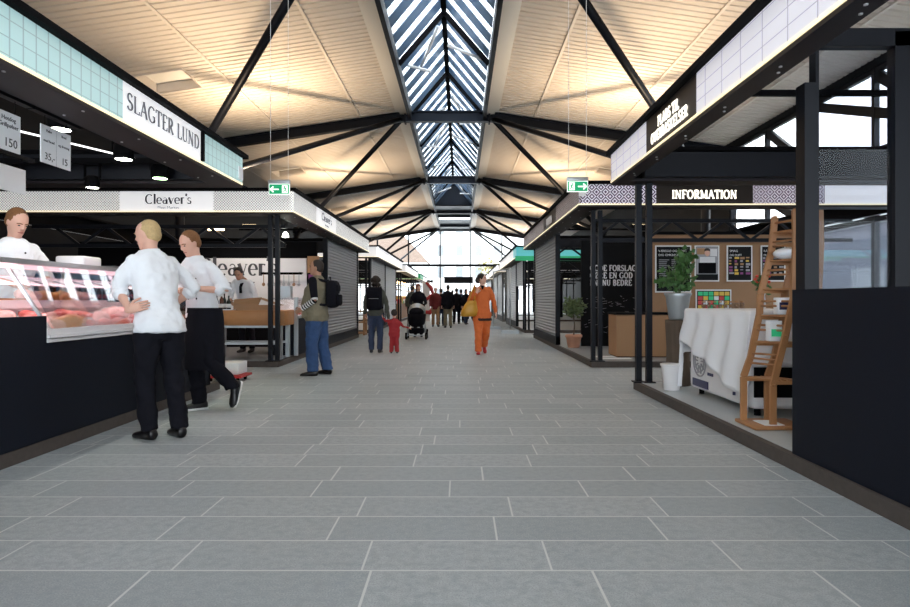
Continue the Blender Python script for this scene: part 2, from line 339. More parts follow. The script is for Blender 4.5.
# ------------------------------------------------------------------ lettering drawn from strokes
# ('l',x0,y0,x1,y1,w) line; ('a',cx,cy,rx,ry,a0,a1,w) arc; w: 2 thick 1 thin; ('s',x,y) serif at a stem end
GL = {
 'I': (.30, [('l', .15, 0, .15, 1, 2), ('s', .15, 0), ('s', .15, 1)]),
 'L': (.60, [('l', .16, 0, .16, 1, 2), ('l', .16, 0, .56, 0, 1), ('l', .56, 0, .58, .2, 1), ('s', .16, 0), ('s', .16, 1)]),
 'E': (.62, [('l', .16, 0, .16, 1, 2), ('l', .16, 0, .56, 0, 1), ('l', .56, 0, .58, .2, 1), ('l', .16, .52, .45, .52, 1), ('l', .16, 1, .54, 1, 1), ('l', .54, 1, .55, .82, 1), ('s', .16, 0), ('s', .16, 1)]),
 'F': (.58, [('l', .16, 0, .16, 1, 2), ('l', .16, .52, .45, .52, 1), ('l', .16, 1, .54, 1, 1), ('l', .54, 1, .55, .82, 1), ('s', .16, 0), ('s', .16, 1)]),
 'T': (.66, [('l', .33, 0, .33, 1, 2), ('l', .04, 1, .62, 1, 1), ('l', .04, 1, .03, .8, 1), ('l', .62, 1, .63, .8, 1), ('s', .33, 0)]),
 'A': (.74, [('l', .36, 1, .08, 0, 1), ('l', .36, 1, .66, 0, 2), ('l', .18, .34, .55, .34, 1), ('s', .08, 0), ('s', .66, 0)]),
 'V': (.72, [('l', .08, 1, .36, 0, 2), ('l', .36, 0, .64, 1, 1), ('s', .08, 1), ('s', .64, 1)]),
 'N': (.78, [('l', .14, 0, .14, 1, 1), ('l', .14, 1, .64, 0, 2), ('l', .64, 0, .64, 1, 1), ('s', .14, 0), ('s', .64, 1)]),
 'M': (.92, [('l', .14, 0, .14, 1, 1), ('l', .14, 1, .45, .08, 2), ('l', .45, .08, .77, 1, 1), ('l', .77, 1, .77, 0, 2), ('s', .14, 0), ('s', .77, 0)]),
 'U': (.74, [('l', .15, .3, .15, 1, 2), ('a', .37, .3, .22, .30, 180, 360, 1), ('l', .59, .3, .59, 1, 1), ('s', .15, 1), ('s', .59, 1)]),
 'D': (.76, [('l', .16, 0, .16, 1, 2), ('l', .16, 1, .30, 1, 1), ('l', .16, 0, .30, 0, 1), ('a', .30, .5, .36, .5, 90, -90, 2), ('s', .16, 0), ('s', .16, 1)]),
 'P': (.62, [('l', .16, 0, .16, 1, 2), ('l', .16, 1, .30, 1, 1), ('l', .16, .46, .30, .46, 1), ('a', .30, .73, .24, .27, 90, -90, 2), ('s', .16, 0), ('s', .16, 1)]),
 'R': (.70, [('l', .16, 0, .16, 1, 2), ('l', .16, 1, .30, 1, 1), ('l', .16, .48, .30, .48, 1), ('a', .30, .74, .22, .26, 90, -90, 2), ('l', .32, .48, .60, 0, 2), ('s', .16, 0), ('s', .16, 1), ('s', .62, 0)]),
 'B': (.68, [('l', .16, 0, .16, 1, 2), ('l', .16, 1, .30, 1, 1), ('l', .16, .52, .32, .52, 1), ('l', .16, 0, .30, 0, 1), ('a', .30, .76, .20, .24, 90, -90, 2), ('a', .30, .26, .26, .26, 90, -90, 2), ('s', .16, 0), ('s', .16, 1)]),
 'K': (.72, [('l', .16, 0, .16, 1, 2), ('l', .16, .42, .60, 1, 1), ('l', .28, .56, .62, 0, 2), ('s', .16, 0), ('s', .16, 1), ('s', .62, 0)]),
 'O': (.80, [('a', .40, .5, .32, .5, 0, 360, 1.6)]),
 'Ø': (.80, [('a', .40, .5, .32, .5, 0, 360, 1.6), ('l', .1, -.05, .7, 1.05, 1)]),
 'G': (.78, [('a', .42, .5, .34, .5, 48, 330, 1.7), ('l', .68, .08, .68, .42, 1.6), ('l', .52, .42, .74, .42, 1)]),
 'S': (.56, [('a', .29, .74, .20, .25, 25, 250, 1.5), ('a', .28, .25, .22, .25, 80, -160, 1.7), ('l', .22, .52, .34, .48, 1.8)]),
 'C': (.76, [('a', .42, .5, .34, .5, 48, 312, 1.8)]),
 'l': (.26, [('l', .13, 0, .13, 1.05, 2), ('s', .13, 0)]),
 'e': (.54, [('a', .27, .33, .21, .33, 0, 310, 1.6), ('l', .08, .34, .48, .34, 1)]),
 'a': (.54, [('a', .24, .20, .17, .20, 0, 360, 1.5), ('l', .41, .0, .41, .45, 2), ('a', .26, .45, .15, .2, 0, 150, 1)]),
 'v': (.54, [('l', .06, .66, .27, 0, 2), ('l', .27, 0, .47, .66, 1), ('s', .06, .66), ('s', .47, .66)]),
 'r': (.42, [('l', .12, 0, .12, .66, 2), ('a', .27, .45, .15, .2, 150, 50, 1.4), ('s', .12, 0)]),
 's': (.40, [('a', .20, .49, .13, .165, 25, 250, 1.3), ('a', .20, .165, .15, .165, 80, -160, 1.5)]),
 "'": (.16, [('l', .10, .85, .12, 1.08, 2)]),
 't': (.36, [('l', .16, .05, .16, .9, 2), ('l', .03, .62, .30, .62, 1)]),
 'k': (.54, [('l', .12, 0, .12, 1, 2), ('l', .12, .25, .44, .66, 1), ('l', .22, .38, .46, 0, 2)]),
 ' ': (.34, []),
}
def write(text, h, origin, xdir, up, thick=.14, thin=.05, serif=.10, sth=.03, depth=.006, track=.06, centre=True, mat_='letterdark', parent=None, name='lettering', width=None, off=.004):
    xdir = Vector(xdir).normalized(); up = Vector(up).normalized(); nrm = xdir.cross(up)   # faces the reader
    total = sum(GL[c][0]+track for c in text)-track
    sx = (width/total/h) if width else 1.0
    mb = MB(); o = Vector(origin); cx = -total/2 if centre else 0
    def seg(x0, y0, x1, y1, wd):
        a = Vector((x0*sx, y0)); b = Vector((x1*sx, y1)); d = (b-a)
        if d.length < 1e-5: return
        n = Vector((-d.y, d.x)).normalized()*wd/2; e = d.normalized()*wd*.12
        pts = []
        for k in (off, off+depth):
            for p in (a-e-n, b+e-n, b+e+n, a-e+n):
                pts.append(o + xdir*(p.x*h) + up*(p.y*h) + nrm*k)
        mb.hexa(pts)
    def W(k): return thin + (thick-thin)*(k-1)
    for c in text:
        adv, st = GL[c]
        if c == ' ' and parent is not None: mb.done(name, mat_, parent); mb = MB()
        for q in st:
            if q[0] == 'l': seg(cx+q[1], q[2], cx+q[3], q[4], W(q[5]))
            elif q[0] == 'a':
                n = 10 if abs(q[6]-q[5]) < 200 else 18
                for i in range(n):
                    a0 = math.radians(q[5]+(q[6]-q[5])*i/n); a1 = math.radians(q[5]+(q[6]-q[5])*(i+1)/n); am = (a0+a1)/2
                    wd = thin+(W(q[7])-thin)*abs(math.cos(am))+ .01
                    seg(cx+q[1]+q[3]*math.cos(a0), q[2]+q[4]*math.sin(a0), cx+q[1]+q[3]*math.cos(a1), q[2]+q[4]*math.sin(a1), wd)
            elif q[0] == 's':
                yy = q[2] + (sth/2 if q[2] < .3 else -sth/2)
                seg(cx+q[1]-serif, yy, cx+q[1]+serif, yy, sth)
        cx += adv+track
    return mb.done(name, mat_, parent)
def bwrite(text, h, origin, xdir, up, mat_, parent, name='lettering', align='CENTER', off=.004):
    cu = bpy.data.curves.new('txt', 'FONT'); cu.body = text; cu.size = h; cu.align_x = align; cu.extrude = .001; cu.resolution_u = 2
    o = bpy.data.objects.new('txt', cu); COL.objects.link(o)
    dg = bpy.context.evaluated_depsgraph_get(); dg.update(); me = bpy.data.meshes.new_from_object(o.evaluated_get(dg))
    bpy.data.objects.remove(o)
    x = Vector(xdir).normalized(); u = Vector(up).normalized(); n = x.cross(u); O = Vector(origin)-WL[parent]+n*off
    for v in me.vertices: v.co = O + x*v.co.x + u*v.co.y + n*v.co.z
    me.materials.clear(); me.materials.append(M[mat_])
    ob = bpy.data.objects.new(name, me); COL.objects.link(ob); ob.parent = parent; WL[ob] = WL[parent]
    return ob

# ================================================================== THE HALL
HW = 9.4                               # half width
Y0, Y1 = -4.0, 54.0
def zroof(dx): return 7.55-.148*(abs(dx)-1.4)
struct(MB().box(-22, 22, -8, 54.2, -.3, 0).done('floor', 'floor'))
# world coordinates for the tile pattern: move the object's origin back to zero
fl = bpy.data.objects['floor']
for v in fl.data.vertices: v.co += fl.location
fl.location = (0, 0, 0)
struct(MB().box(-60, 60, 54.2, 130, -.35, -.02).done('trim_1', 'ground'))

HATCH = [(15.3, 6.4, 7.6), (26.1, 6.4, 7.6), (36.8, 6.4, 7.6)]     # y centre, dx range
def ceiling():
    mb = MB(); bm = mb.bm
    per = .21; n = int((Y1-Y0)/per); prof = []
    for i in range(n):
        y = Y0+i*per
        prof += [(y, 0), (y+per*.66, 0), (y+per*.72, .028), (y+per*.94, .028)]
    prof.append((Y0+n*per, 0))
    for sd in (-1, 1):
        brk = [1.42, 6.4, 7.6, HW]
        for (ya, ha), (yb, hb) in zip(prof, prof[1:]):
            for d0, d1 in zip(brk, brk[1:]):
                if d0 == 6.4 and any(abs((ya+yb)/2-h[0]) < .55 for h in HATCH): continue
                v = [bm.verts.new((XC+sd*d, y, zroof(d)+h)) for d, y, h in ((d0, ya, ha), (d1, ya, ha), (d1, yb, hb), (d0, yb, hb))]
                bm.faces.new(v)
        # closed top deck over the corrugation
        mb.hexa([(XC+sd*1.3, Y0, zroof(1.3)+.35), (XC+sd*HW, Y0, zroof(HW)+.35), (XC+sd*HW, Y1, zroof(HW)+.35), (XC+sd*1.3, Y1, zroof(1.3)+.35),
                 (XC+sd*1.3, Y0, zroof(1.3)+.45), (XC+sd*HW, Y0, zroof(HW)+.45), (XC+sd*HW, Y1, zroof(HW)+.45), (XC+sd*1.3, Y1, zroof(1.3)+.45)])
    return struct(mb.done('ceiling', 'ceil'))
ceiling()
k = 2
for sd in (-1, 1):
    for d in (2.95, 5.65, 8.3):
        z = zroof(d)-.012
        struct(MB().box(XC+sd*d-.035, XC+sd*d+.035, Y0, Y1, z-.012, z+.012).done('trim_%d' % k, 'seam')); k += 1
    z = zroof(1.6)
    struct(MB().box(*sorted((XC+sd*1.31, XC+sd*1.60)), Y0, Y1, z-.10, z+.05).box(*sorted((XC+sd*1.60, XC+sd*1.74)), Y0, Y1, z-.05, z+.04).done('trim_%d' % k, 'upstand')); k += 1
    struct(MB().box(*sorted((XC+sd*1.20, XC+sd*1.31)), Y0, Y1, 7.25, 7.62).done('trim_%d' % k, 'steel')); k += 1
def hatch(yc, sd, label):
    d0, d1 = 6.4, 7.6; y0, y1 = yc-.6, yc+.6
    r = empty('ceiling_vent', (XC+sd*7.0, yc, zroof(7.0)), label, 'vent', 'square recessed vents in the ceiling')
    m = MB()
    for (a, b, c, d) in ((d0-.03, d1+.03, y0-.03, y0), (d0-.03, d1+.03, y1, y1+.03), (d0-.03, d0, y0, y1), (d1, d1+.03, y0, y1)):
        m.hexa([(XC+sd*a, c, zroof(a)-.03), (XC+sd*b, c, zroof(b)-.03), (XC+sd*b, d, zroof(b)-.03), (XC+sd*a, d, zroof(a)-.03),
                (XC+sd*a, c, zroof(a)+.3), (XC+sd*b, c, zroof(b)+.3), (XC+sd*b, d, zroof(b)+.3), (XC+sd*a, d, zroof(a)+.3)])
    m.done('frame', 'seam', r)
    MB().hexa([(XC+sd*d0, y0, zroof(d0)+.24), (XC+sd*d1, y0, zroof(d1)+.24), (XC+sd*d1, y1, zroof(d1)+.24), (XC+sd*d0, y1, zroof(d0)+.24),
               (XC+sd*d0, y0, zroof(d0)+.28), (XC+sd*d1, y0, zroof(d1)+.28), (XC+sd*d1, y1, zroof(d1)+.28), (XC+sd*d0, y1, zroof(d0)+.28)]).done('cover_panel', 'upstand', r)
nth = ['nearest', 'second', 'third']
for i, h in enumerate(HATCH):
    hatch(h[0], -1, 'square recessed vent in the left ceiling slope, %s of three going down the hall' % nth[i])
    hatch(h[0], 1, 'square recessed vent in the right ceiling slope, %s of three going down the hall' % nth[i])

# glazed ridge skylight: window_1
sk = struct(empty('window_1', (XC, 18, 7.35)))
RZ, EZ, SE = 8.83, 7.45, 39.5
m = MB()
for i in range(10):
    y = -.9+i*5.35/1.0*.84 if False else -1.1+i*4.28
    for sd in (-1, 1): m.bar((XC+sd*1.2, y, EZ), (XC, y, RZ), .09, .12)
m.bar((XC, Y0, RZ), (XC, SE, RZ), .14, .14)
m.done('window_frame', 'black', sk)
m = MB()
y = Y0+.1
while y < SE-.2:
    for sd in (-1, 1):
        a = Vector((XC+sd*1.17, y, EZ+.03)); b = Vector((XC+sd*.05, y, RZ-.0))
        m.bar(a, b, .50, .02, up=(sd*.77, 0, .64))
    y += .88
m.done('louvre_slats', 'slat', sk)
m = MB()
for sd in (-1, 1):
    off = Vector((sd*.77, 0, .64))*.12
    a = Vector((XC+sd*1.2, 0, EZ))+off; b = Vector((XC, 0, RZ))+off
    m.hexa([(a.x, Y0, a.z), (a.x, SE, a.z), (b.x, SE, b.z), (b.x, Y0, b.z), (a.x, Y0, a.z+.01), (a.x, SE, a.z+.01), (b.x, SE, b.z+.01), (b.x, Y0, b.z+.01)])
m.done('pane', 'glass', sk)
for i, yy in enumerate((16.2, 21.5, 25.0, 29.5, 33.0, 36.5)):
    m = MB(); s1 = -1 if i % 2 else 1
    m.tube([(XC+s1*1.1, yy, 7.62), (XC+s1*.1, yy-.2, 7.95)], .045, 6)
    m.tube([(XC-.7*s1, yy+1.2, 7.9), (XC-.15*s1, yy-.4, 8.35)], .045, 6)
    m.tube([(XC-1.1*s1, yy+.5, 7.7), (XC-.45*s1, yy+1.5, 7.9)], .045, 6)
    m.done('opener_rod', 'rod', sk)
# dark roof pieces that close the ridge slot at the far end
struct(MB().box(XC-1.2, XC+1.2, SE, 44, 7.35, 7.42).box(XC-1.2, XC+1.2, SE, SE+.1, 7.35, 8.9).box(XC-1.2, XC+1.2, 46.5, 54, 7.30, 7.36).box(XC-1.2, XC+1.2, 43.9, 44.1, 7.2, 7.5)
       .box(XC-1.2, XC+1.2, 48.9, 49.1, 7.1, 7.5).done('trim_%d' % k, 'steelb')); k += 1

# roof trusses
def truss(Y, label):
    r = empty('roof_truss', (XC, Y, 7.35), label, 'roof truss', 'black steel roof trusses across the hall')
    MB().ibeam((XC-1.42, Y, 7.35), (XC+1.42, Y, 7.35), .22, .36, .04).done('collar_beam', 'steelb', r)
    for sd in (-1, 1):
        z0 = zroof(1.4)-.2; z1 = zroof(HW)-.2
        m = MB(); m.ibeam((XC+sd*1.42, Y, z0), (XC+sd*HW, Y, z1), .2, .32, .04); m.box(XC+sd*1.42-.03, XC+sd*1.42+.03, Y-.14, Y+.14, 7.12, 7.56)
        m.done('rafter', 'steel', r)
        for f in (-1, 1):
            p = Vector((XC+sd*1.62, Y+f*.1, 7.22)); q = Vector((XC+sd*6.5, Y+f*5.3, 4.05))
            m = MB(); m.tube([p, q], .085, 10)
            d = (q-p).normalized()
            m.tube([p-d*.1, p+d*.12], .045, 8); m.box(p.x-.05, p.x+.05, p.y-.02, p.y+.02, p.z-.08, p.z+.14)
            m.done('strut', 'steel', r)
TR = [-1.1, 9.6, 20.3, 31.0, 41.8, 52.4]
names = ['just behind the camera', 'over the gap behind the first stalls', 'spanning above the green exit signs, widest one fully seen', 'second full span down the hall', 'third full span down the hall', 'farthest one against the glazed end wall']
for y_, n_ in zip(TR, names): truss(y_, 'black steel roof truss, '+n_)
for i in range(5):
    yy = TR[i]+5.35
    for sd in (-1, 1):
        m = MB(); x = XC+sd*6.55
        m.tube([(x, yy, 0), (x, yy, 4.1)], .11, 12).tube([(x, yy, 4.0), (x, yy, 4.25)], .17, 12).box(x-.2, x+.2, yy-.2, yy+.2, 0, .03)
        m.done('steel_column', 'steel', thing=('round black steel column carrying the roof struts on the %s side, %s bay' % (('left' if sd < 0 else 'right'), ['nearest', 'second', 'third', 'fourth', 'fifth'][i]), 'column', 'round steel columns of the hall'))

# glazed end wall: window_2 ; dark side light blocks; glazed stretch on the right: window_3
ew = struct(empty('window_2', (XC, Y1, 0)))
m = MB()
for d in (-7, -4.2, -1.35, 1.35, 4.2, 7): m.box(XC+d-.06, XC+d+.06, Y1-.1, Y1+.1, 0, zroof(max(1.4, abs(d))))
m.box(XC-HW, XC+HW, Y1-.1, Y1+.1, 4.15, 4.38).box(XC-HW, XC-2, Y1-.08, Y1+.08, 2.7, 2.95).box(XC+2, XC+HW, Y1-.08, Y1+.08, 2.7, 2.95).box(XC-.97, XC+1.58, Y1-1.2, Y1+.6, 2.65, 3.2)
m.done('window_frame', 'steel', ew)
MB().box(XC-HW, XC-1.9, Y1-.01, Y1+.01, 0, 6.4).box(XC+1.9, XC+HW, Y1-.01, Y1+.01, 0, 6.4).box(XC-1.9, XC+1.9, Y1-.01, Y1+.01, 3.3, 7.2).done('pane', 'glass', ew)
GA, GB = 8.5, 20.0                     # the stretch of the right side wall that is glazed
for sd, nm in ((-1, 'light_block_left'), (1, 'light_block_right')):  # opaque dark walls added in place of glazing to hold back side daylight
    xa, xb = sorted((XC+sd*HW, XC+sd*(HW+.25)))
    m = MB()
    if sd < 0: m.box(xa, xb, Y0, Y1, 0, 6.45)
    else: m.box(xa, xb, Y0, GA, 0, 6.45).box(xa, xb, GB, Y1, 0, 6.45).box(xa, xb, GA, GB, 0, .9).box(xa, xb, GA, GB, 6.2, 6.45)
    struct(m.done(nm, 'blockm'))
struct(MB().box(XC-HW, XC+HW, Y0-.3, Y0-.1, 4.3, 9.2).done('light_block_back', 'blockm'))  # unseen dark gable added behind the camera to cut sky reflections
sw = struct(empty('window_3', (XC+HW, 14, 0))); X = XC+HW+.1
m = MB(); yy = GA
while yy < GB+.1: m.box(X-.06, X+.06, yy-.05, yy+.05, .9, 6.2); yy += 2.3
for z in (.95, 2.9, 4.4, 6.15): m.box(X-.05, X+.05, GA, GB, z-.06, z+.06)
for (a, b) in (((9, 2.9), (13.1, 6.1)), ((13.1, 2.9), (17.7, 6.1)), ((10.8, 4.4), (15.4, 6.1)), ((15.4, 3), (19.5, 5))): m.bar((X, a[0], a[1]), (X, b[0], b[1]), .1, .22)
m.done('window_frame', 'steel', sw)
MB().box(X-.01, X+.01, GA, GB, .9, 6.2).done('pane', 'glass', sw)

# ------------------------------------------------------------------ outside
def building(x0, x1, y0, z1, nx, nz, label, wm='facade', along='x', ww=1.1, wh=1.7, roof=None):
    r = empty('building', ((x0+x1)/2, y0, 0), label, 'building')
    if along == 'x': MB().box(x0, x1, y0, y0+8, -.02, z1).done('wall', wm, r)
    else: MB().box(x0, x0+8, y0, y0+(x1-x0), -.02, z1).done('wall', wm, r)
    for i in range(nx):
        for j in range(nz):
            c = x0+(x1-x0)*(i+.5)/nx; z = 1.2+j*3.4
            if z+wh > z1: continue
            if along == 'x': MB().box(c-ww/2, c+ww/2, y0-.05, y0+.05, z, z+wh).box(c-ww/2, c+ww/2, y0-.08, y0-.05, z+wh*.6, z+wh*.64).done('window', 'facadew', r)
    if roof: 
        m = MB(); m.hexa([(x0-.3, y0-.3, z1), (x1+.3, y0-.3, z1), (x1+.3, y0+8, z1), (x0-.3, y0+8, z1), (x0-.3, y0+3.5, z1+roof), (x1-roof*.9, y0+3.5, z1+roof), (x1-roof*.9, y0+4.5, z1+roof), (x0-.3, y0+4.5, z1+roof)])
        m.done('roof', 'roofred', r)
    return r
building(-4.5, 22, 93.5, 20, 9, 5, 'white apartment facade with rows of windows seen through the glazed end wall')
building(-30, -4.6, 84, 6.4, 8, 1, 'low house with a hipped red tiled roof left of the white facade', roof=6.5)
rb = empty('building', (24, 2, 0), 'pale grey building seen outside through the glazed partition on the right', 'building')
MB().box(22, 28, 4, 44, -.02, 5.2).done('wall', 'facadeg', rb)
for j in range(6): MB().box(21.92, 22.05, 7+j*6, 9.6+j*6, 1.2, 2.9).done('window', 'facadew', rb)
MB().box(21.6, 28.4, 3.6, 44.4, 5.2, 5.6).done('roof', 'facade', rb)
struct(MB().box(8.98+.2, 60, -8, 54.2, -.3, .004).done('trim_90', 'ground'))
def leaves(mb, c, r, n, size, m=0, sq=1.0):
    for _ in range(n):
        u = Vector((random.gauss(0, 1), random.gauss(0, 1), random.gauss(0, 1))).normalized()*(random.random()**.4)
        p = Vector(c)+Vector((u.x*r[0], u.y*r[1], u.z*r[2]))
        a = Vector((random.uniform(-1, 1), random.uniform(-1, 1), random.uniform(-.6, .8))).normalized(); b = a.orthogonal().normalized(); b.rotate(Matrix.Rotation(random.random()*6.28, 3, a))
        s = size*random.uniform(.6, 1.2); t = b.cross(a)*.02*s
        v = [mb.bm.verts.new(q) for q in (p, p+a*s*.5+b*s*.28*sq, p+a*s+t, p+a*s*.5-b*s*.28*sq)]
        f = mb.bm.faces.new(v); f.material_index = m
t = empty('tree', (3.6, 70, 0), 'tree with yellow autumn leaves outside the end wall', 'tree')
MB().tube([(3.6, 70, 0), (3.7, 70, 2.4), (3.6, 70, 5)], (.16, .13, .06)).done('trunk', 'bark', t)
m = MB(); leaves(m, (3.6, 70, 4.4), (1.5, 1.2, 1.9), 900, .3); m.done('crown', 'autumn', t)

# ================================================================== MARKET STALLS
DF, DP = 2.38, 2.67          # fascia plane and post line, measured from the centre line
OUT = 8.2
def corrug(mb, x, y0, y1, z0, z1, per=.075, dep=.018, sd=1, m=0):
    n = int((z1-z0)/per); bm = mb.bm; prev = None
    def row(z, d): return (bm.verts.new((x-sd*d, y0, z)), bm.verts.new((x-sd*d, y1, z)))
    rows = []
    for i in range(n):
        z = z0+i*per; rows += [(z, 0), (z+per*.35, dep), (z+per*.65, dep)]
    rows.append((z0+n*per, 0)); rows.append((z1, 0))
    rs = [row(*q) for q in rows]
    for a, b in zip(rs, rs[1:]): f = bm.faces.new((a[0], a[1], b[1], b[0])); f.material_index = m
def stall(sd, y0, y1, z0, z1, label, aisle, front, back_mat='black', shutters=(), floor_m='darkfloor', plinth_y=(.15, .0), posts=True, near_front=True, cap_d=.06, shut_m='shutter'):
    """aisle/front: list of (from, to, material) along the fascia; distances y for the aisle, dx for the end faces"""
    X = lambda d: XC+sd*d
    r = empty('market_stall', (X(DP), (y0+y1)/2, 0), label, 'market stall', None)
    def bx(mb, d0, d1, a, b, c, e, m=0): return mb.box(*sorted((X(d0), X(d1))), a, b, c, e, m)
    for (a, b, mt) in aisle: bx(MB(), DF, DF+.04, a, b, z0+.022, z1).done('sign_panel' if 'sign' in mt else 'fascia_panel', mt, r)
    for (a, b, mt) in front:
        bx(MB(), a, b, y0, y0+.04, z0+.022, z1).done('sign_panel' if 'sign' in mt else 'fascia_panel', mt, r)
    m = MB(); bx(m, DF, OUT, y1-.04, y1, z0+.022, z1); bx(m, OUT-.04, OUT, y0, y1, z0+.022, z1); m.done('fascia_panel', 'dots' if sd < 0 else 'latticed', r)
    # inner backing, dark
    m = MB(); bx(m, DF+.04, DF+.10, y0+.04, y1-.04, z0+.02, z1); bx(m, DF+.04, OUT-.04, y0+.04, y0+.10, z0+.02, z1); bx(m, DF+.04, OUT-.04, y1-.10, y1-.04, z0+.02, z1); bx(m, OUT-.1, OUT-.04, y0+.04, y1-.04, z0+.02, z1)
    m.done('fascia_backing', 'black', r)
    # cap
    m = MB(); c = cap_d; bx(m, DF-c, DF+.25, y0-c, y1+c, z1, z1+.05); bx(m, DF, OUT, y0-c, y0+.25, z1, z1+.05); bx(m, DF, OUT, y1-.25, y1+c, z1, z1+.05); bx(m, OUT-.2, OUT+c, y0-c, y1+c, z1, z1+.05)
    m.done('fascia_cap', 'black', r)
    m = MB(); bx(m, DF-.008, DF+.02, y0+.01, y1-.01, z0, z0+.022); bx(m, DF, OUT, y0-.008, y0+.02, z0, z0+.022); m.done('light_strip', 'led', r)
    # soffit
    sw_ = DP+.05 if not (sd > 0 and y0 < 0) else DF+.17
    m = MB(); bx(m, DF, sw_, y0, y1, z0-.03, z0); bx(m, sw_, OUT, y0, y0+.3, z0-.03, z0); bx(m, sw_, OUT, y1-.3, y1, z0-.03, z0)
    sf = m.done('soffit', 'soffit', r)
    m = MB(); yy = y0+.4
    while yy < y1:
        m.lathe((X(DF+.08), yy, z0-.036), [(.012, 0), (.012, .008)], 6); m.lathe((X(sw_-.05), yy+.1, z0-.036), [(.012, 0), (.012, .008)], 6); yy += .8
    m.done('screw', 'inox', sf); 
    # ring beam
    m = MB(); bx(m, DP+.02 if sw_ > 2.6 else DF+.10, DP+.14 if sw_ > 2.6 else sw_, y0+.3, y1-.3, z0, z0+.22); bx(m, DP+.02, OUT-.2, y0+.3, y0+.42, z0, z0+.3); bx(m, DP+.02, OUT-.2, y1-.42, y1-.3, z0, z0+.3); m.done('ring_beam', 'steel', r)
    # plinth
    pa, pb = y0+plinth_y[0], y1-plinth_y[1]
    m = MB(); bx(m, DP, OUT, pa, pb, .002, .10); bx(m, DP+.06, OUT, pa+.06, pb-.06, .10, .104, 1); m.done('plinth', ['plinth', floor_m], r)
    if posts:
        for (d, yy) in ((DP+.04, pa+.08), (DP+.155, pa+.06), (DP+.04, pb-.08), (DP+.155, pb-.14), (OUT-.2, pa+.1), (OUT-.2, pb-.1)):
            if yy < 1 or (sd < 0 and y0 < 0 and d < 4): continue
            m = MB(); bx(m, d-.035, d+.035, yy-.035, yy+.035, .10, z0-.03); bx(m, d-.07, d+.07, yy-.07, yy+.07, .10, .115)
            for zz in (.35, 1.0, 1.7, 2.2): bx(m, d-.042, d-.035, yy-.008, yy+.008, zz, zz+.016)
            m.done('post', 'steel', r)
    # lattice beams inside
    for yy in ((y0+1.6, y1-1.6) if y0 > 5 else ()):
        if yy < 1: continue
        m = MB(); zt, zb = z0-.05, z0-.42
        m.bar((X(DP+.3), yy, zt), (X(OUT-.3), yy, zt), .07, .07); m.bar((X(DP+.3), yy, zb), (X(OUT-.3), yy, zb), .07, .07)
        d = DP+.3; up = False
        while d < OUT-.8:
            m.bar((X(d), yy, zt if up else zb), (X(d+.5), yy, zb if up else zt), .04, .05); up = not up; d += .5
        m.done('lattice_beam', 'steel', r)
    for q in shutters:
        a, b, zb = q[:3]
        m = MB(); corrug(m, X(DP+.03), a+.05, b-.05, zb, z0-.03, sd=sd)
        corrug(m, X(DP+.05), a+.05, b-.05, zb, z0-.03, sd=sd)
        gm = MB()
        for g in (a, b-.05): gm.box(*sorted((X(DP-.01), X(DP+.1))), g, g+.05, .10, z0-.03, 0)
        gm.done('shutter_guide', 'steel', r)
        m.box(*sorted((X(DP+.01), X(DP+.07))), a+.05, b-.05, zb-.05, zb, 0)
        m.done('shutter', shut_m, r)
        if zb < .4: MB().box(*sorted((X(DP-.0), X(DP+.1))), a, b, .10, .30).done('shutter_base', 'navy', r)
    return r

# ---- left, nearest: butcher
ZL0, ZL1 = 2.63, 2.98
s1 = stall(-1, -3.0, 7.75, ZL0, ZL1, 'nearest stall on the left, aqua tiled fascia reading SLAGTER LUND', [(-3.0, 5.0, 'aqua'), (5.0, 6.50, 'signwhite'), (6.54, 7.75, 'aqua')], [(DF, OUT, 'aqua')])
sgn = [c for c in s1.children if c.name.startswith('sign_panel')][0]
write('SLAGTER LUND', .14, (XC-DF, 5.75, 2.765), (0, 1, 0), (0, 0, 1), .16, .055, .09, .03, mat_='lettergrey', parent=sgn, width=1.40, track=.05)
MB().box(XC-DF-.004, XC-DF+.03, 6.50, 6.54, ZL0+.03, ZL1).done('divider', 'black', s1)
MB().box(XC-DF+.002, XC-DF+.012, 7.60, 7.74, ZL0+.06, ZL0+.22).done('number_plate', 'card', s1)
# ---- left, second: Cleaver's
s2 = stall(-1, 10.1, 18.5, ZL0, ZL1, "second stall on the left, perforated white fascia with a Cleaver's sign", [(10.1, 11.75, 'dots'), (11.75, 13.6, 'signwhite'), (13.6, 18.5, 'dots')],
           [(DF, 3.72, 'dots'), (3.72, 5.30, 'signwhite'), (5.30, OUT, 'dots')], shutters=[(14.0, 18.2, .32)], plinth_y=(.15, .1))
sp = [c for c in s2.children if c.name.startswith('sign_panel')]
side_sign, front_sign = sp[0], sp[1]
cx = XC-4.48
write("Cleaver's", .155, (cx, 10.1, 2.77), (1, 0, 0), (0, 0, 1), .20, .045, .07, .03, mat_='letterdark', parent=front_sign, width=.78, track=.03)
bwrite('Meat Market', .07, (cx, 10.1, 2.685), (1, 0, 0), (0, 0, 1), 'lettergrey', front_sign)
write("Cleaver's", .15, (XC-DF, 12.65, 2.78), (0, 1, 0), (0, 0, 1), .20, .045, .07, .03, mat_='lettergrey', parent=side_sign, width=.95, track=.03)
bwrite('Meat Market', .07, (XC-DF, 12.65, 2.69), (0, 1, 0), (0, 0, 1), 'lettergrey', side_sign)
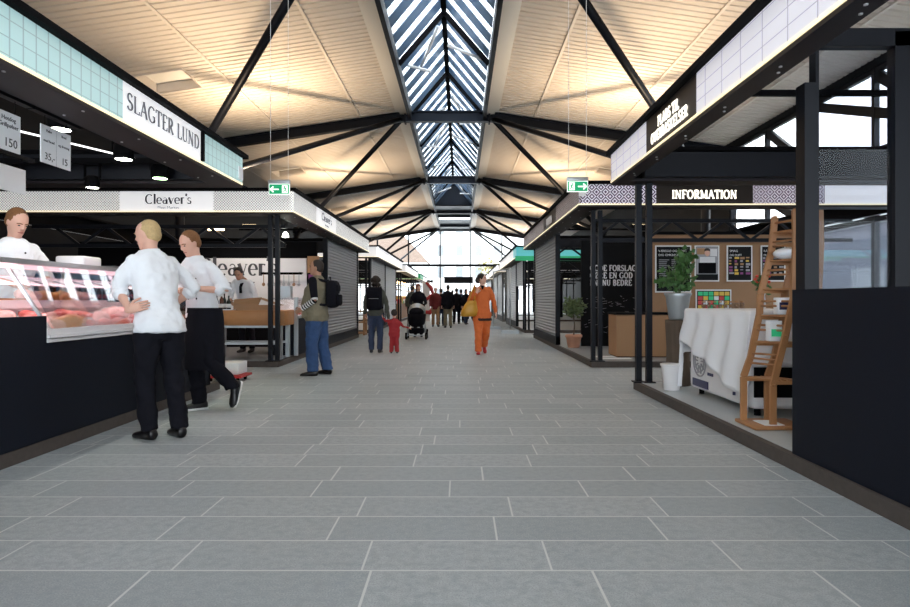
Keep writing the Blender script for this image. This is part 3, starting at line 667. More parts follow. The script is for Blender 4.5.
# ---- left, third to fifth
s3 = stall(-1, 20.6, 29.3, ZL0, ZL1, 'third stall on the left, closed with plain grey shutters', [(20.6, 29.3, 'signwhite')], [(DF, OUT, 'signwhite')], shutters=[(20.9, 24.9, .32), (24.95, 29.1, .32)], shut_m='shutterl')
s4 = stall(-1, 31.6, 40.2, ZL0, ZL1, 'fourth stall on the left, open and lit by warm bulbs', [(31.6, 40.2, 'signwhite')], [(DF, OUT, 'signwhite')])
s5 = stall(-1, 42.4, 50.9, ZL0, ZL1, 'farthest stall on the left, by the glazed end wall', [(42.4, 46, 'greenband'), (46, 50.9, 'signwhite')], [(DF, OUT, 'greenband')])
# ---- right, nearest
ZR0, ZR1 = 2.67, 3.03
r1 = stall(1, -3.0, 7.75, 2.66, 3.02, 'nearest stall on the right, white tiled fascia with a dark sign reading PLADS TIL OVERRASKELSER', [(-3.0, 4.95, 'whitetile'), (4.95, 6.28, 'signblack'), (6.28, 7.75, 'whitetile')], [(DF, OUT, 'whitetile')], floor_m='stallfloor', plinth_y=(.15, 0))
sgn = [c for c in r1.children if c.name.startswith('sign_panel')][0]
write('PLADS TIL', .095, (XC+DF, 5.615, 2.855), (0, -1, 0), (0, 0, 1), .20, .13, .11, .10, mat_='letterwhite', parent=sgn, width=.56, track=.07)
write('OVERRASKELSER', .095, (XC+DF, 5.615, 2.73), (0, -1, 0), (0, 0, 1), .20, .13, .11, .10, mat_='letterwhite', parent=sgn, width=.98, track=.07)
# ---- right, second: information
r2 = stall(1, 9.85, 18.4, 2.71, 3.05, 'second stall on the right, purple lattice fascia with a dark INFORMATION sign', [(9.85, 12.2, 'latticed'), (12.2, 14.0, 'signblack'), (14.0, 18.4, 'latticed')],
           [(DF, XC*-1+3.22, 'lattice'), (3.65, 5.24, 'signblack'), (5.24, 6.42, 'lattice'), (6.42, OUT, 'signwhite')], shutters=[(14.0, 18.1, .32)], plinth_y=(.35, .1))  # rightmost white stretch draws a bright reflection as a panel
sp = [c for c in r2.children if c.name.startswith('sign_panel')]
write('INFORMATION', .135, (XC+4.44, 9.85, 2.815), (1, 0, 0), (0, 0, 1), .22, .13, .12, .10, mat_='letterwhite', parent=sp[1], width=1.06, track=.05)
MB().box(XC+DF-.012, XC+DF-.002, 12.75, 13.5, 2.8, 2.96).done('name_plate', 'card', sp[0])
r3 = stall(1, 20.7, 29.3, 2.63, 2.98, 'third stall on the right, grey shutters and a green band on its corner', [(20.7, 22.0, 'teal'), (22.0, 29.3, 'signwhite')], [(DF, OUT, 'teal')], shutters=[(21.3, 24.0, 1.75), (24.0, 29.1, .32)])
MB().box(XC+DF-.05, OUT+XC, 20.60, 20.66, 2.50, 2.66).done('green_band', 'greenband', r3)
r4 = stall(1, 31.6, 40.2, 2.63, 2.98, 'fourth stall on the right, closed with dark shutters', [(31.6, 40.2, 'signwhite')], [(DF, OUT, 'signwhite')], shutters=[(31.9, 36, .32), (36, 40, .32)], shut_m='shutterl')
r5 = stall(1, 42.4, 50.9, 2.63, 2.98, 'farthest stall on the right, by the glazed end wall', [(42.4, 50.9, 'signwhite')], [(DF, OUT, 'signwhite')], shutters=[(42.9, 50.4, .32)], shut_m='shutterl')

# uplights standing on the stall roofs
for sd in (-1, 1):
    for i, (yy, pw_) in enumerate(((5.6, 80), (12.5, 35), (16.4, 115), (23.0, 35), (27.0, 115), (37.8, 115), (48.5, 100))):
        x = XC+sd*5.3
        u = empty('uplight', (x, yy, 3.12), 'small lamp on top of a stall washing the ceiling with warm light', 'lamp', 'uplights on top of the stalls')
        MB().box(x-.2, x+.2, yy-.12, yy+.12, 3.10, 3.2).bar((XC+sd*2.7, yy, 3.08), (XC+sd*5.6, yy, 3.08), .05, .05).done('housing', 'black', u)
        MB().box(x-.18, x+.18, yy-.1, yy+.1, 3.2, 3.206).done('lens', 'uplight', u)
        area_light('uplight_lamp', (x, yy, 3.25), (PI, -sd*.1, 0), .4, pw_, (1, .77, .52), u, spread=1.75)

# ------------------------------------------------------------------ stall interiors, left nearest
XL = -3.10
dc = empty('display_counter', (XL-.45, 5.0, .104), 'long navy refrigerated meat counter with glass front in the nearest left stall', 'counter')
MB().box(XL-.05, XL, -2.6, 4.50, .104, 1.03).box(XL-.05, XL, 4.50, 7.45, .104, .83).box(XL-.95, XL-.90, -2.6, 7.45, .104, 1.0).box(XL-.95, XL, 7.40, 7.45, .104, .80).done('front_panel', 'navy', dc)
MB().box(XL-.05, XL+.015, 4.50, 7.47, .83, .855).box(XL-.06, XL+.03, 4.50, 7.47, .862, .885).box(XL-.05, XL+.01, 4.50, 7.47, .885, .93).done('trim_rail', 'casew', dc)
m = MB()
m.hexa([(XL-.04, -2.5, .86), (XL-.70, -2.5, 1.0), (XL-.70, 7.4, 1.0), (XL-.04, 7.4, .86), (XL-.04, -2.5, .88), (XL-.70, -2.5, 1.02), (XL-.70, 7.4, 1.02), (XL-.04, 7.4, .88)])
m.box(XL-.95, XL-.70, -2.5, 7.4, 1.0, 1.13).done('tray', 'casew', dc)
MB().box(XL-.98, XL-.62, -2.5, 6.3, 1.115, 1.14).box(XL-.63, XL-.60, -2.5, 6.3, 1.08, 1.15).done('upper_shelf', 'casew', dc)
m = MB(); a = (XL-.01, .93); b = (XL-.30, 1.44)
m.hexa([(a[0], 4.6, a[1]), (a[0], 7.4, a[1]), (b[0], 7.4, b[1]), (b[0], 4.6, b[1]), (a[0]+.008, 4.6, a[1]), (a[0]+.008, 7.4, a[1]), (b[0]+.008, 7.4, b[1]), (b[0]+.008, 4.6, b[1])]).done('front_glass', 'glass', dc)
for yy in (4.6, 7.4): m = MB(); m.hexa([(XL-.01, yy, .90), (XL-.75, yy, .90), (XL-.75, yy, 1.44), (XL-.30, yy, 1.44), (XL-.01, yy+.008, .90), (XL-.75, yy+.008, .90), (XL-.75, yy+.008, 1.44), (XL-.30, yy+.008, 1.44)]); m.done('end_glass', 'glass', dc)
MB().box(XL-.78, XL-.30, -2.5, 7.4, 1.44, 1.448).done('top_glass', 'glassdim', dc)
MB().box(XL-.34, XL-.29, 4.3, 7.42, 1.43, 1.47).box(XL-.80, XL-.76, 4.3, 7.42, 1.43, 1.47).done('top_rail', 'inox', dc)
for yy in (4.62, 5.95, 7.38): MB().bar((XL-.06, yy, .92), (XL-.40, yy, 1.43), .022, .022).done('strut', 'inox', dc)
MB().box(XL-.44, XL-.35, 4.5, 7.35, 1.40, 1.43).done('lamp_tube', 'pinklamp', dc)
area_light('case_lamp', (XL-.4, 5.9, 1.39), (0, .15, 0), .08, 6, (1, .60, .66), dc, size_y=2.9)
# meat in the counter
def lump(size, n=3, seed=0, mats='meat'):
    rnd = random.Random(seed); mb = MB()
    for i in range(n):
        mb.ell((rnd.uniform(-.3, .3)*size[0], rnd.uniform(-.3, .3)*size[1], size[2]*.45), (size[0]*rnd.uniform(.35, .6), size[1]*rnd.uniform(.35, .6), size[2]*rnd.uniform(.4, .6)), 10, rot=Matrix.Rotation(rnd.random()*3, 3, 'Z'))
    return mb
def tz(x): return .885+(XL-.04-x)/.66*.14
kinds = []
for i, (mt, sz) in enumerate((('meat', (.16, .12, .07)), ('meatp', (.18, .14, .08)), ('meat', (.12, .18, .05)), ('meatp', (.13, .11, .09)))):
    o = lump(sz, 4, i, mt).done('meat_cut', mt, world=False); kinds.append((o, i in (1, 3)))
first = [True]*4; rr = random.Random(3)
spots = []
for i in range(11):
    for j in range(3):
        spots.append((XL-.13-.2*j+rr.uniform(-.03, .03), 4.78+i*.235+rr.uniform(-.04, .04)))
for q, (x, y) in enumerate(spots):
    if (q % 7) == 3: continue
    kx = rr.randrange(4); o = kinds[kx][0]
    if first[kx]: first[kx] = False
    else: o = copy_tree(o)
    o.location = (x, y, tz(x)+.006); o.rotation_euler = (0, .2, rr.random()*6)
    tag(o, 'pale pink cut of pork on the sloping tray of the meat counter' if kinds[kx][1] else 'dark red cut of beef on the sloping tray of the meat counter', 'meat', 'meat laid out in the counter')
for (y, lab) in ((5.02, 'golden roast joint on the sloping tray near the front of the counter'),):
    MB().tube([(XL-.16, y-.14, .965), (XL-.17, y, .975), (XL-.16, y+.16, .965)], (.045, .06, .045), 12, dome=True).done('roast_joint', 'ham', thing=(lab, 'meat'))
for i, (y, mt, lab) in enumerate(((5.36, 'meatp', 'pink loin lying on the upper shelf before the serving butcher'), (5.58, 'ham', 'golden cooked joint in the middle of the upper shelf'), (5.82, 'ham', 'golden cooked joint right beside the pink one on the upper shelf'), (6.08, 'meatp', 'large pale pork piece at the far end of the upper shelf'))):
    m = MB(); x = XL-.76; m.tube([(x, y-.11, 1.19), (x-.02, y, 1.195), (x, y+.11, 1.185)], (.035, .05, .038), 10, dome=True)
    if i in (0, 3): m.ell((x+.02, y+.05, 1.19), (.06, .07, .045)); m.ell((x-.02, y-.06, 1.2), (.05, .06, .05))
    m.done('meat_joint', mt, thing=(lab, 'meat'))
MB().box(XL-.97, XL-.64, 4.75, 5.18, 1.14, 1.165).done('cutting_board', 'block', thing=('brown cutting board under the hands of the serving butcher', 'cutting board'))
m = MB()
m.lathe((XL-.82, 6.02, 1.14), [(.07, 0), (.075, .03), (.06, .12), (.03, .22), (.01, .28)], 10)
m.done('piping_bag', 'paperw', thing=('small white cone of paper standing on the upper shelf', 'paper cone'))
# price cards sloping on the glass shelf
for i in range(8):
    y = 4.75+i*.3; x = XL-.55
    m = MB(); m.hexa([(x-.14, y-.1, 1.335), (x+.08, y-.1, 1.27), (x+.08, y+.12, 1.27), (x-.14, y+.12, 1.335), (x-.14, y-.1, 1.34), (x+.08, y-.1, 1.275), (x+.08, y+.12, 1.275), (x-.14, y+.12, 1.34)])
    m.done('paper_sheet', 'paperw', thing=('white sheet of wrapping paper tilted under the top glass of the meat counter', 'paper', 'white sheets under the counter glass'))
# rail that carries the sheets
MB().box(XL-.70, XL-.66, 4.5, 7.2, 1.33, 1.35).bar((XL-.68, 4.55, 1.34), (XL-.68, 4.55, 1.12), .015, .015).bar((XL-.68, 7.15, 1.34), (XL-.68, 7.15, 1.0), .015, .015).done('sheet_rail', 'inox', dc)
# scale
m = MB(); m.rbox(XL-1.02, XL-.72, 6.1, 6.4, 1.49, 1.60, .02).done('weighing_scale', 'casew', thing=('white weighing scale standing on the top glass of the meat counter', 'scale'))
MB().box(XL-1.0, XL-.74, 6.12, 6.38, 1.448, 1.49).done('scale_foot', 'casew', bpy.data.objects['weighing_scale'])

# hanging price cards
def price_card(y0, y1, zt, zb, xp, lab, items, frame=True):
    r = empty('price_card', (xp, (y0+y1)/2, zb), lab, 'price card')
    MB().box(xp-.004, xp+.004, y0, y1, zb, zt).done('board', 'card', r)
    for (t_, h, y, z) in items: bwrite(t_, h, (xp+.004, y, z), (0, 1, 0), (0, 0, 1), 'letterdark', r, off=.002)
    for yy in (y0+.05, y1-.05): MB().tube([(xp, yy, zt), (xp, yy, 2.64)], .003, 5).done('string', 'black', r)
    m = MB().box(xp-.03, xp+.03, y0-.1, y1+.1, 2.62, 2.66); m.done('hanger', 'steel', r)
    return r
price_card(4.25, 4.50, 2.52, 2.24, -3.30, 'white hanging price card reading 150 at the left edge', [('Hotdog', .045, 4.38, 2.46), ('Grillpølser', .045, 4.38, 2.41), ('150', .09, 4.40, 2.27)])
price_card(4.72, 5.08, 2.54, 2.24, -3.30, 'white double price card with 35,- and 15 hanging right of the 150 card', [('35,-', .08, 4.82, 2.27), ('15', .08, 5.0, 2.27), ('Pølse', .03, 4.81, 2.49), ('Brød', .03, 4.99, 2.49), ('med brød', .032, 4.81, 2.41), ('og dressing', .030, 4.99, 2.41)])
MB().box(-3.304, -3.296, 4.899, 4.903, 2.24, 2.54).done('divider', 'lettergrey', [o for o in bpy.data.objects if o.name == 'price_card.001'][0])
price_card(6.0, 6.35, 2.52, 2.26, -4.6, 'plain white card hanging farther back under the spotlights at the left edge', [])

def spotlight(x, y, z, label, lens='lens', tilt=0.0, big=1.0, col=(1, 1, .95), power=30):
    r = empty('spotlight', (x, y, z), label, 'spotlight', 'round black spotlights in the butcher stall')
    MB().lathe((x, y, z-.05*big), [(.095*big, 0), (.10*big, .02), (.10*big, .14*big), (.07*big, .17*big)], 18).done('lamp_housing', 'black', r)
    MB().lathe((x, y, z-.054*big), [(.08*big, 0), (.08*big, .003)], 18).done('lens', lens, r)
    MB().bar((x-.11*big, y, z+.05), (x-.11*big, y, z+.24), .012, .04).bar((x+.11*big, y, z+.05), (x+.11*big, y, z+.24), .012, .04).box(x-.12*big, x+.12*big, y-.03, y+.03, z+.22, z+.25).done('bracket', 'black', r)
    if power: spot_light('spot_lamp', (x, y, z-.07*big), (0, 0, 0), power, col, 1.7, r)
spotlight(-3.56, 5.35, 2.72, 'largest black spotlight, hanging nearest behind the aqua fascia', power=22)
spotlight(-3.56, 6.35, 2.69, 'black spotlight second along the aqua fascia', tilt=.4, power=22)
spotlight(-3.60, 7.2, 2.66, 'green glowing spotlight nearest the end of the aqua fascia', 'lensg', col=(.6, 1, .5), power=15)
spotlight(-5.35, 7.1, 2.50, 'small black spotlight farthest left in the back row of the butcher stall', big=.8)
spotlight(-4.35, 7.1, 2.52, 'small black spotlight right of the other in the back row of the butcher stall', big=.8)
tr = empty('light_track', (-3.58, 5, 2.9), 'black lighting track the butcher spotlights hang from', 'lighting track')
MB().box(-3.62, -3.52, 1, 7.4, 2.93, 2.98).done('track', 'black', tr)
MB().box(-6.5, -3.5, 7.05, 7.13, 2.76, 2.82).done('cross_track', 'black', tr)
MB().tube([(-5.2, 4.6, 2.88), (-3.75, 7.3, 2.82)], .010, 8).done('tube_lamp', 'tube', thing=('long thin fluorescent tube slanting above the price cards', 'tube lamp'))
MB().box(-7.4, -6.9, 0.5, 7.3, .104, 2.3).done('dark_backdrop', 'black', thing=('black backdrop added for darkness at the back of the butcher stall', 'partition'))  # black slab added so the back of the stall stays dark

# ------------------------------------------------------------------ Cleaver's interior
pw = empty('partition_wall', (-5.6, 13.4, .104), "black back partition of the Cleaver's stall with a white sign board", 'partition')
MB().box(XC-OUT+.1, XC-DP-.1, 13.4, 13.48, .104, 2.45).done('wall_panel', 'black', pw)
bd = MB().box(-6.0, -3.42, 13.36, 13.40, .9, 2.08).done('sign_board', 'signwhite' if False else 'casew', pw)
write("Cleaver's", .38, (-4.95, 13.36, 1.70), (1, 0, 0), (0, 0, 1), .20, .045, .07, .03, mat_='letterdark', parent=bd, width=1.75, track=.03)
bwrite('Meat Market', .15, (-4.95, 13.36, 1.48), (1, 0, 0), (0, 0, 1), 'letterdark', bd)
spot_light('board_lamp', (-4.8, 12.0, 2.55), (.75, 0, 0), 60, (1, .92, .82), 2.0, pw)
MB().box(-5.05, -4.75, 11.9, 12.1, 2.55, 2.6).done('lamp', 'warm', pw)
gb = MB().box(-8.2, -6.3, 12.4, 13.3, .104, 1.72).box(-8.1, -7.2, 12.5, 13.2, 1.72, 1.86).done('steel_cabinet', 'galv', thing=('tall grey steel cabinet at the back of the second left stall', 'cabinet'))
sh = empty('bottle_shelf', (-7.0, 10.9, .104), 'low shelf of brown bottles behind the meat counter', 'shelf')
MB().box(-8.2, -5.5, 10.7, 11.1, 1.10, 1.13).box(-8.2, -8.15, 10.7, 11.1, .104, 1.5).box(-5.55, -5.5, 10.7, 11.1, .104, 1.5).box(-8.2, -5.5, 10.7, 11.1, 1.48, 1.5).done('frame', 'black', sh)
b0 = None
for i in range(22):
    x = -8.05+i*.115
    if b0 is None:
        b0 = MB().lathe((0, 0, 0), [(.04, 0), (.04, .16), (.016, .22), (.016, .28)], 10).done('bottle', 'bottle', world=False); o = b0
        lb = MB().lathe((0, 0, .05), [(.041, 0), (.041, .07)], 10).done('paper_label', 'redprint', b0, world=False)
    else: o = copy_tree(b0)
    o.location = (x, 10.9, 1.131); tag(o, 'brown sauce bottle in the row on the low shelf behind the meat counter', 'bottle', 'brown bottles on the shelf')
# butcher block
bb = empty('butcher_block', (-3.8, 10.9, .104), "thick wooden butcher block on a grey steel frame at the front of the Cleaver's stall", 'table')
MB().rbox(-4.45, -3.08, 10.55, 11.15, .70, .97, .01).done('block_top', 'block', bb)
for x in (-4.36, -3.18):
    for y in (10.62, 11.08): MB().box(x-.035, x+.035, y-.035, y+.035, .104, .70).done('leg', 'galv', bb)
MB().box(-4.36, -3.18, 10.60, 10.64, .36, .40).box(-4.36, -3.18, 11.06, 11.10, .36, .40).box(-4.33, -3.2, 10.62, 11.08, .37, .38).box(-4.36, -3.18, 10.58, 10.62, .66, .70).done('lower_shelf', 'galv', bb)
# open cardboard box, bottles, knives
cbx = empty('cardboard_box', (-3.75, 10.85, .97), 'opened brown cardboard box lying on the butcher block', 'box')
MB().box(-4.05, -3.40, 10.72, 11.05, .972, 1.06).done('box_body', 'cardboard', cbx)
MB().hexa([(-4.05, 10.72, 1.06), (-3.6, 10.72, 1.06), (-3.6, 10.9, 1.19), (-4.1, 10.9, 1.15), (-4.05, 10.71, 1.07), (-3.6, 10.71, 1.07), (-3.6, 10.9, 1.20), (-4.1, 10.9, 1.16)]).done('flap', 'cardboard', cbx)
MB().hexa([(-3.62, 10.75, 1.18), (-3.25, 10.75, 1.05), (-3.25, 11.05, 1.05), (-3.62, 11.05, 1.18), (-3.62, 10.75, 1.19), (-3.25, 10.75, 1.06), (-3.25, 11.05, 1.06), (-3.62, 11.05, 1.19)]).done('flap', 'cardboard', cbx)
for i, (x, y, h, mt) in enumerate(((-4.38, 10.8, 1.0, 'bottleg'), (-4.27, 10.75, 1.15, 'bottle'), (-4.17, 10.82, .95, 'bottleg'), (-4.30, 10.95, 1.1, 'bottleg'))):
    o = MB().lathe((x, y, .972), [(.035, 0), (.037, .01), (.037, .15*h), (.013, .21*h), (.013, .27*h)], 12).done('wine_bottle', mt, thing=('dark bottle standing at the left end of the butcher block, %s' % ['outermost', 'in front and brown', 'next to the cardboard box', 'behind the front ones'][i], 'bottle', 'bottles on the butcher block'))
    MB().lathe((x, y, 1.01), [(.038, 0), (.038, .07)], 12).done('paper_label', 'paperw', o)
m = MB(); m.box(-4.42, -4.0, 10.57, 10.70, .972, .985); m.done('carving_tray', 'inox', thing=('flat steel tray on the front edge of the butcher block', 'tray'))
# utensil rack
ur = empty('utensil_rack', (-3.9, 13.1, 1.7), 'steel rack of hanging ladles and pans in front of the white sign board', 'rack')
MB().bar((-4.35, 13.1, 1.73), (-3.45, 13.1, 1.73), .03, .05).bar((-4.3, 13.1, 1.75), (-4.3, 13.36, 1.75), .02, .02).bar((-3.5, 13.1, 1.75), (-3.5, 13.36, 1.75), .02, .02).done('rail', 'black', ur)
for i in range(8):
    x = -4.28+i*.11; MB().bar((x, 13.08, 1.71), (x, 13.08, 1.52), .014, .01).ell((x, 13.07, 1.49), (.035, .02, .04), 8).done('ladle', 'galv' if i % 3 else 'kraft', ur)
# aisle counter of Cleaver's
ac = empty('display_case', (-3.3, 12.0, .104), "small glass meat display case facing the aisle in the Cleaver's stall", 'counter')
MB().box(-3.55, -3.09, 11.35, 13.3, .104, .80).done('case_base', 'navy', ac)
MB().box(-3.57, -3.07, 11.33, 13.32, .80, .86).done('trim_rail', 'inox', ac)
MB().box(-3.10, -3.09, 11.35, 13.3, .86, 1.16).box(-3.55, -3.09, 11.35, 11.36, .86, 1.16).done('front_glass', 'glass', ac)
MB().box(-3.57, -3.07, 11.33, 13.32, 1.16, 1.19).done('top_panel', 'glassdim', ac)
MB().box(-3.12, -3.05, 11.27, 11.33, .104, 1.2).done('end_post', 'galv', ac)
area_light('case_lamp', (-3.3, 12.3, 1.15), (0, 0, 0), .1, 10, (1, .75, .72), ac, size_y=1.8)
for i in range(10):
    o = copy_tree(kinds[i % 4][0]); o.location = (-3.24-.17*(i % 2), 11.55+i*.17, .862); o.rotation_euler = (0, 0, i*1.3)
    tag(o, "cut of meat inside the small display case of the Cleaver's stall", 'meat', 'meat in the small display case')
MB().box(-3.52, -3.28, 11.6, 11.75, 1.195, 1.42).done('card_terminal', 'galv', thing=('pale grey square terminal standing on the small display case', 'terminal'))
po = empty('poster', (-3.55, 13.3, 1.2), 'purple and cream poster hanging beside the white sign board', 'poster')
MB().box(-3.38, -3.12, 13.28, 13.30, 1.75, 2.12).done('poster_sheet', 'kraftd', po); MB().box(-3.35, -3.15, 13.27, 13.28, 1.45, 1.72).done('purple_sheet', 'purple', po)
MB().lathe((-3.55, 12.2, 2.42), [(.03, 0), (.07, .01), (.05, .08), (.01, .12)], 10).done('pendant_lamp', 'lens', thing=("small bright lamp under the lattice beam of the Cleaver's stall", 'lamp'))
# crate on a dolly between the stalls
cr = empty('crate', (-3.3, 8.55, 0), 'white crate on a red wheeled dolly between the two left stalls', 'crate')
MB().rbox(-3.52, -3.10, 8.4, 8.75, .10, .27, .012).done('crate_body', 'casew', cr)
MB().box(-3.56, -3.05, 8.35, 8.8, .06, .09).done('dolly', 'redpl', cr)
for x in (-3.5, -3.12):
    for y in (8.42, 8.72): MB().tube([(x-.015, y, .03), (x+.015, y, .03)], .03, 10).done('wheel', 'black', cr)
# third stall items
MB().box(-4.2, -3.5, 20.4, 20.46, .002, 2.0).done('white_board', 'casew', thing=('plain pale board standing at the near end of the third left stall', 'board'))
cc = empty('wooden_crate', (-3.3, 19.8, 0), 'tall pale wooden crate standing behind the adult with the backpack', 'crate')
for x in (-3.5, -3.12): 
    for y in (19.5, 19.9): MB().box(x-.03, x+.03, y-.03, y+.03, 0, .82).done('corner_post', 'kraftd', cc)
for z in (.05, .4, .76): MB().box(-3.53, -3.09, 19.46, 19.94, z, z+.05).done('shelf', 'kraftd', cc)

# goods and warm lamps of the open far stalls
for (y0, nm) in ((31.6, 'fourth'), (42.4, 'farthest')):
    rk = empty('goods_shelf', (-3.6, y0+4, .1), 'shelves with small goods in the %s left stall' % nm, 'shelf')
    MB().box(-3.9, -3.3, y0+.6, y0+8, .1, .95).box(-4.3, -3.9, y0+.6, y0+8, 1.35, 1.4).box(-4.3, -3.9, y0+.6, y0+8, 1.8, 1.85).done('shelf_frame', 'kraftd', rk)
    for i in range(9):
        MB().rbox(-3.85+.1*(i % 3), -3.45+.1*(i % 3), y0+.8+i*.78, y0+1.25+i*.78, .951, 1.1+.1*(i % 4), .02).done('goods', ['paperw', 'redprint', 'yellow', 'cardboard', 'greenband'][i % 5], rk)
    for i in range(4):
        x, y = -3.35, y0+1+i*2
        l = empty('pendant_lamp', (x, y, 2.1), 'warm glowing pendant bulb in the %s left stall' % nm, 'lamp', 'warm pendants of the %s left stall' % nm)
        MB().ell((x, y, 2.1), (.07, .07, .09), 10).done('bulb', 'warm', l); MB().tube([(x, y, 2.18), (x, y, 2.6)], .01, 5).done('cord', 'black', l)
    area_light('stall_lamp', (-4.6, y0+4, 2.5), (0, 0, 0), 2.0, 60, (1, .75, .5), rk, size_y=6)

# ------------------------------------------------------------------ right nearest stall
gp = empty('glazed_partition', (3.4, 4.12, .104), 'black framed glazed partition standing across the nearest right stall', 'partition')
MB().box(2.345, 2.42, 4.08, 4.19, .104, 2.63).done('corner_post', 'steel', gp)
MB().box(2.42, 2.442, 4.08, 4.16, .104, 2.98).box(2.96, 3.09, 4.08, 4.16, .104, 2.98).box(2.42, 5.6, 4.08, 4.16, 2.88, 3.0).box(2.42, 5.6, 4.08, 4.16, 1.10, 1.22).box(3.70, 3.78, 4.08, 4.16, .104, 2.98).box(5.5, 5.6, 4.08, 4.16, .104, 2.98).done('frame', 'steel', gp)
MB().box(2.44, 5.55, 4.10, 4.13, .104, 1.14).done('lower_panel', 'navy', gp)
MB().box(2.442, 2.96, 4.11, 4.12, 1.20, 2.90).done('pane', 'glassdim', gp)
MB().box(3.09, 3.70, 4.11, 4.12, 1.20, 2.90).done('pane', 'glassdim', gp)
MB().box(3.78, 5.5, 4.11, 4.12, 1.20, 2.90).done('pane', 'glassdim', gp)
cp = empty('counter_front', (2.3, 1.2, .104), 'plain navy black counter front at the right edge of the picture', 'counter')
MB().box(2.27, 2.33, -2.6, 4.10, .102, 1.22).done('front_panel', 'navy', cp)
MB().box(2.27, 2.9, -2.6, 4.07, 1.221, 1.25).done('worktop', 'steelb', cp) if False else None
# appliance with a cloth over it
ap = empty('stove', (3.0, 6.0, .104), 'long white appliance with a round dial print, half hidden by a white cloth', 'appliance')
MB().rbox(2.60, 3.35, 5.35, 6.80, .17, 1.035, .05, 3).done('body', 'casew', ap)
MB().box(2.62, 3.33, 5.338, 5.352, .28, .55).done('grille', 'black', ap)
MB().box(2.588, 2.602, 6.28, 6.68, .21, .29).done('stripe', 'navyp', ap); MB().box(2.588, 2.602, 5.60, 5.95, .42, .50).done('stripe', 'navyp', ap)
for a_ in (.12, .165): 
    m = MB(); n = 28
    for i in range(n):
        a0 = 2*PI*i/n; a1 = 2*PI*(i+1)/n
        m.bar((2.595, 6.50+a_*math.cos(a0), .49+a_*math.sin(a0)), (2.595, 6.50+a_*math.cos(a1), .49+a_*math.sin(a1)), .012, .014, up=(1, 0, 0))
    for i in range(10 if a_ < .15 else 0): m.bar((2.595, 6.5+.05*math.cos(i*.628), .49+.05*math.sin(i*.628)), (2.595, 6.5+.14*math.cos(i*.628), .49+.14*math.sin(i*.628)), .01, .02, up=(1, 0, 0))
    m.done('dial_ring', 'greyprint', ap)
for i in range(3): MB().box(2.592, 2.602, 6.16+i*.05, 6.19+i*.05, .36, .39).done('button', 'navyp', ap)
MB().lathe((2.6, 5.68, .25), [(.02, 0), (.02, .03)], 8).done('knob', 'navyp', ap)
for x in (2.7, 3.25):
    for y in (5.45, 6.7): MB().lathe((x, y, .104), [(.03, 0), (.03, .07)], 8).done('foot', 'black', ap)
# tablecloth: draped sheet
def tablecloth():
    bm = bmesh.new(); nx, ny = 56, 84
    x0, x1, y0, y1, zt = 2.57, 3.39, 5.30, 6.85, 1.055
    ex, ey = .85, .50
    grid = []
    for j in range(ny+1):
        row = []
        for i in range(nx+1):
            u = x0-ex+(x1-x0+2*ex)*i/nx; v = y0-ey+(y1-y0+2*ey)*j/ny
            dx = max(x0-u, 0, u-x1); dy = max(y0-v, 0, v-y1); sx = -1 if u < x0 else 1; sy = -1 if v < y0 else 1
            # fall length; a dipping hem: longer towards the far corner and a fold near the front
            L = math.hypot(dx, dy)
            hemk = 1.0
            if dx > 0 and u < x0:
                s_ = (v-y0)/(y1-y0)
                s_ = min(max(s_, 0), 1); hemk = .44+.54*(1-s_)**1.2+.02*math.sin(v*9); hemk += (1-hemk)*min(1, (dy if v > y1 else 0)/.2)
            elif dy > 0 and v < y0: hemk = .95
            px = min(max(u, x0), x1); py = min(max(v, y0), y1)
            fold = .022*math.sin(v*17+math.sin(u*6)) if dx > dy else .022*math.sin(u*19+1)
            if L > 0:
                k = min(1, L/.1); out = .015+fold*min(1, L/.25)+.05*L
                ang = math.atan2(dy, dx); px += sx*abs(math.cos(ang))*max(out, .008)*k; py += sy*abs(math.sin(ang))*max(out, .008)*k
                z = zt-L*hemk*1.0
                if L < .06: z = zt-L*L/.12
                z = max(z, .16)
            else: z = zt+.003*math.sin(u*20)*math.sin(v*17)
            row.append(bm.verts.new((px, py, z)))
        grid.append(row)
    for j in range(ny):
        for i in range(nx):
            f = bm.faces.new((grid[j][i], grid[j][i+1], grid[j+1][i+1], grid[j+1][i])); f.smooth = True
    mb = MB(); mb.bm.free(); mb.bm = bm
    o = mb.done('tablecloth', 'cloth', thing=('white cloth draped over the long white appliance', 'tablecloth'))
    sm = o.modifiers.new('thick', 'SOLIDIFY'); sm.thickness = .004
tablecloth()
# things on the cloth
j0 = None
for i in range(8):
    x = 2.66+i*.055; y = 6.55-.01*i
    if j0 is None:
        j0 = MB().lathe((0, 0, 0), [(.022, 0), (.024, .01), (.024, .05), (.018, .06)], 12).done('jar', 'glassdim', world=False); MB().lathe((0, 0, .06), [(.021, 0), (.021, .015)], 12).done('lid', 'ladderwood', j0, world=False)
        MB().lathe((0, 0, .006), [(.02, 0), (.02, .035)], 10).done('contents', 'kraft', j0, world=False); o = j0
    else: o = copy_tree(j0)
    o.location = (x, y, 1.062); tag(o, 'small glass jar in the row on the white cloth', 'jar', 'glass jars on the cloth')
vs = empty('flower_vase', (3.20, 6.35, 1.062), 'small vase of red flowers on the white cloth beside the wooden stand', 'vase')
MB().lathe((3.20, 6.35, 1.062), [(.03, 0), (.035, .01), (.03, .1), (.025, .14), (.035, .16)], 12).done('vase_body', 'casew', vs)
m = MB(); leaves(m, (3.20, 6.35, 1.31), (.08, .08, .1), 90, .06); m.done('foliage', 'leaf', vs)
for i in range(9):
    a = i*.7; MB().ell((3.20+.07*math.cos(a), 6.35+.05*math.sin(a), 1.34+.03*(i % 3)), (.018, .018, .015), 8).done('flower', 'flower', vs)
bl = empty('bucket', (2.46, 7.35, .104), 'white plastic bucket on the stall floor below the cloth', 'bucket')
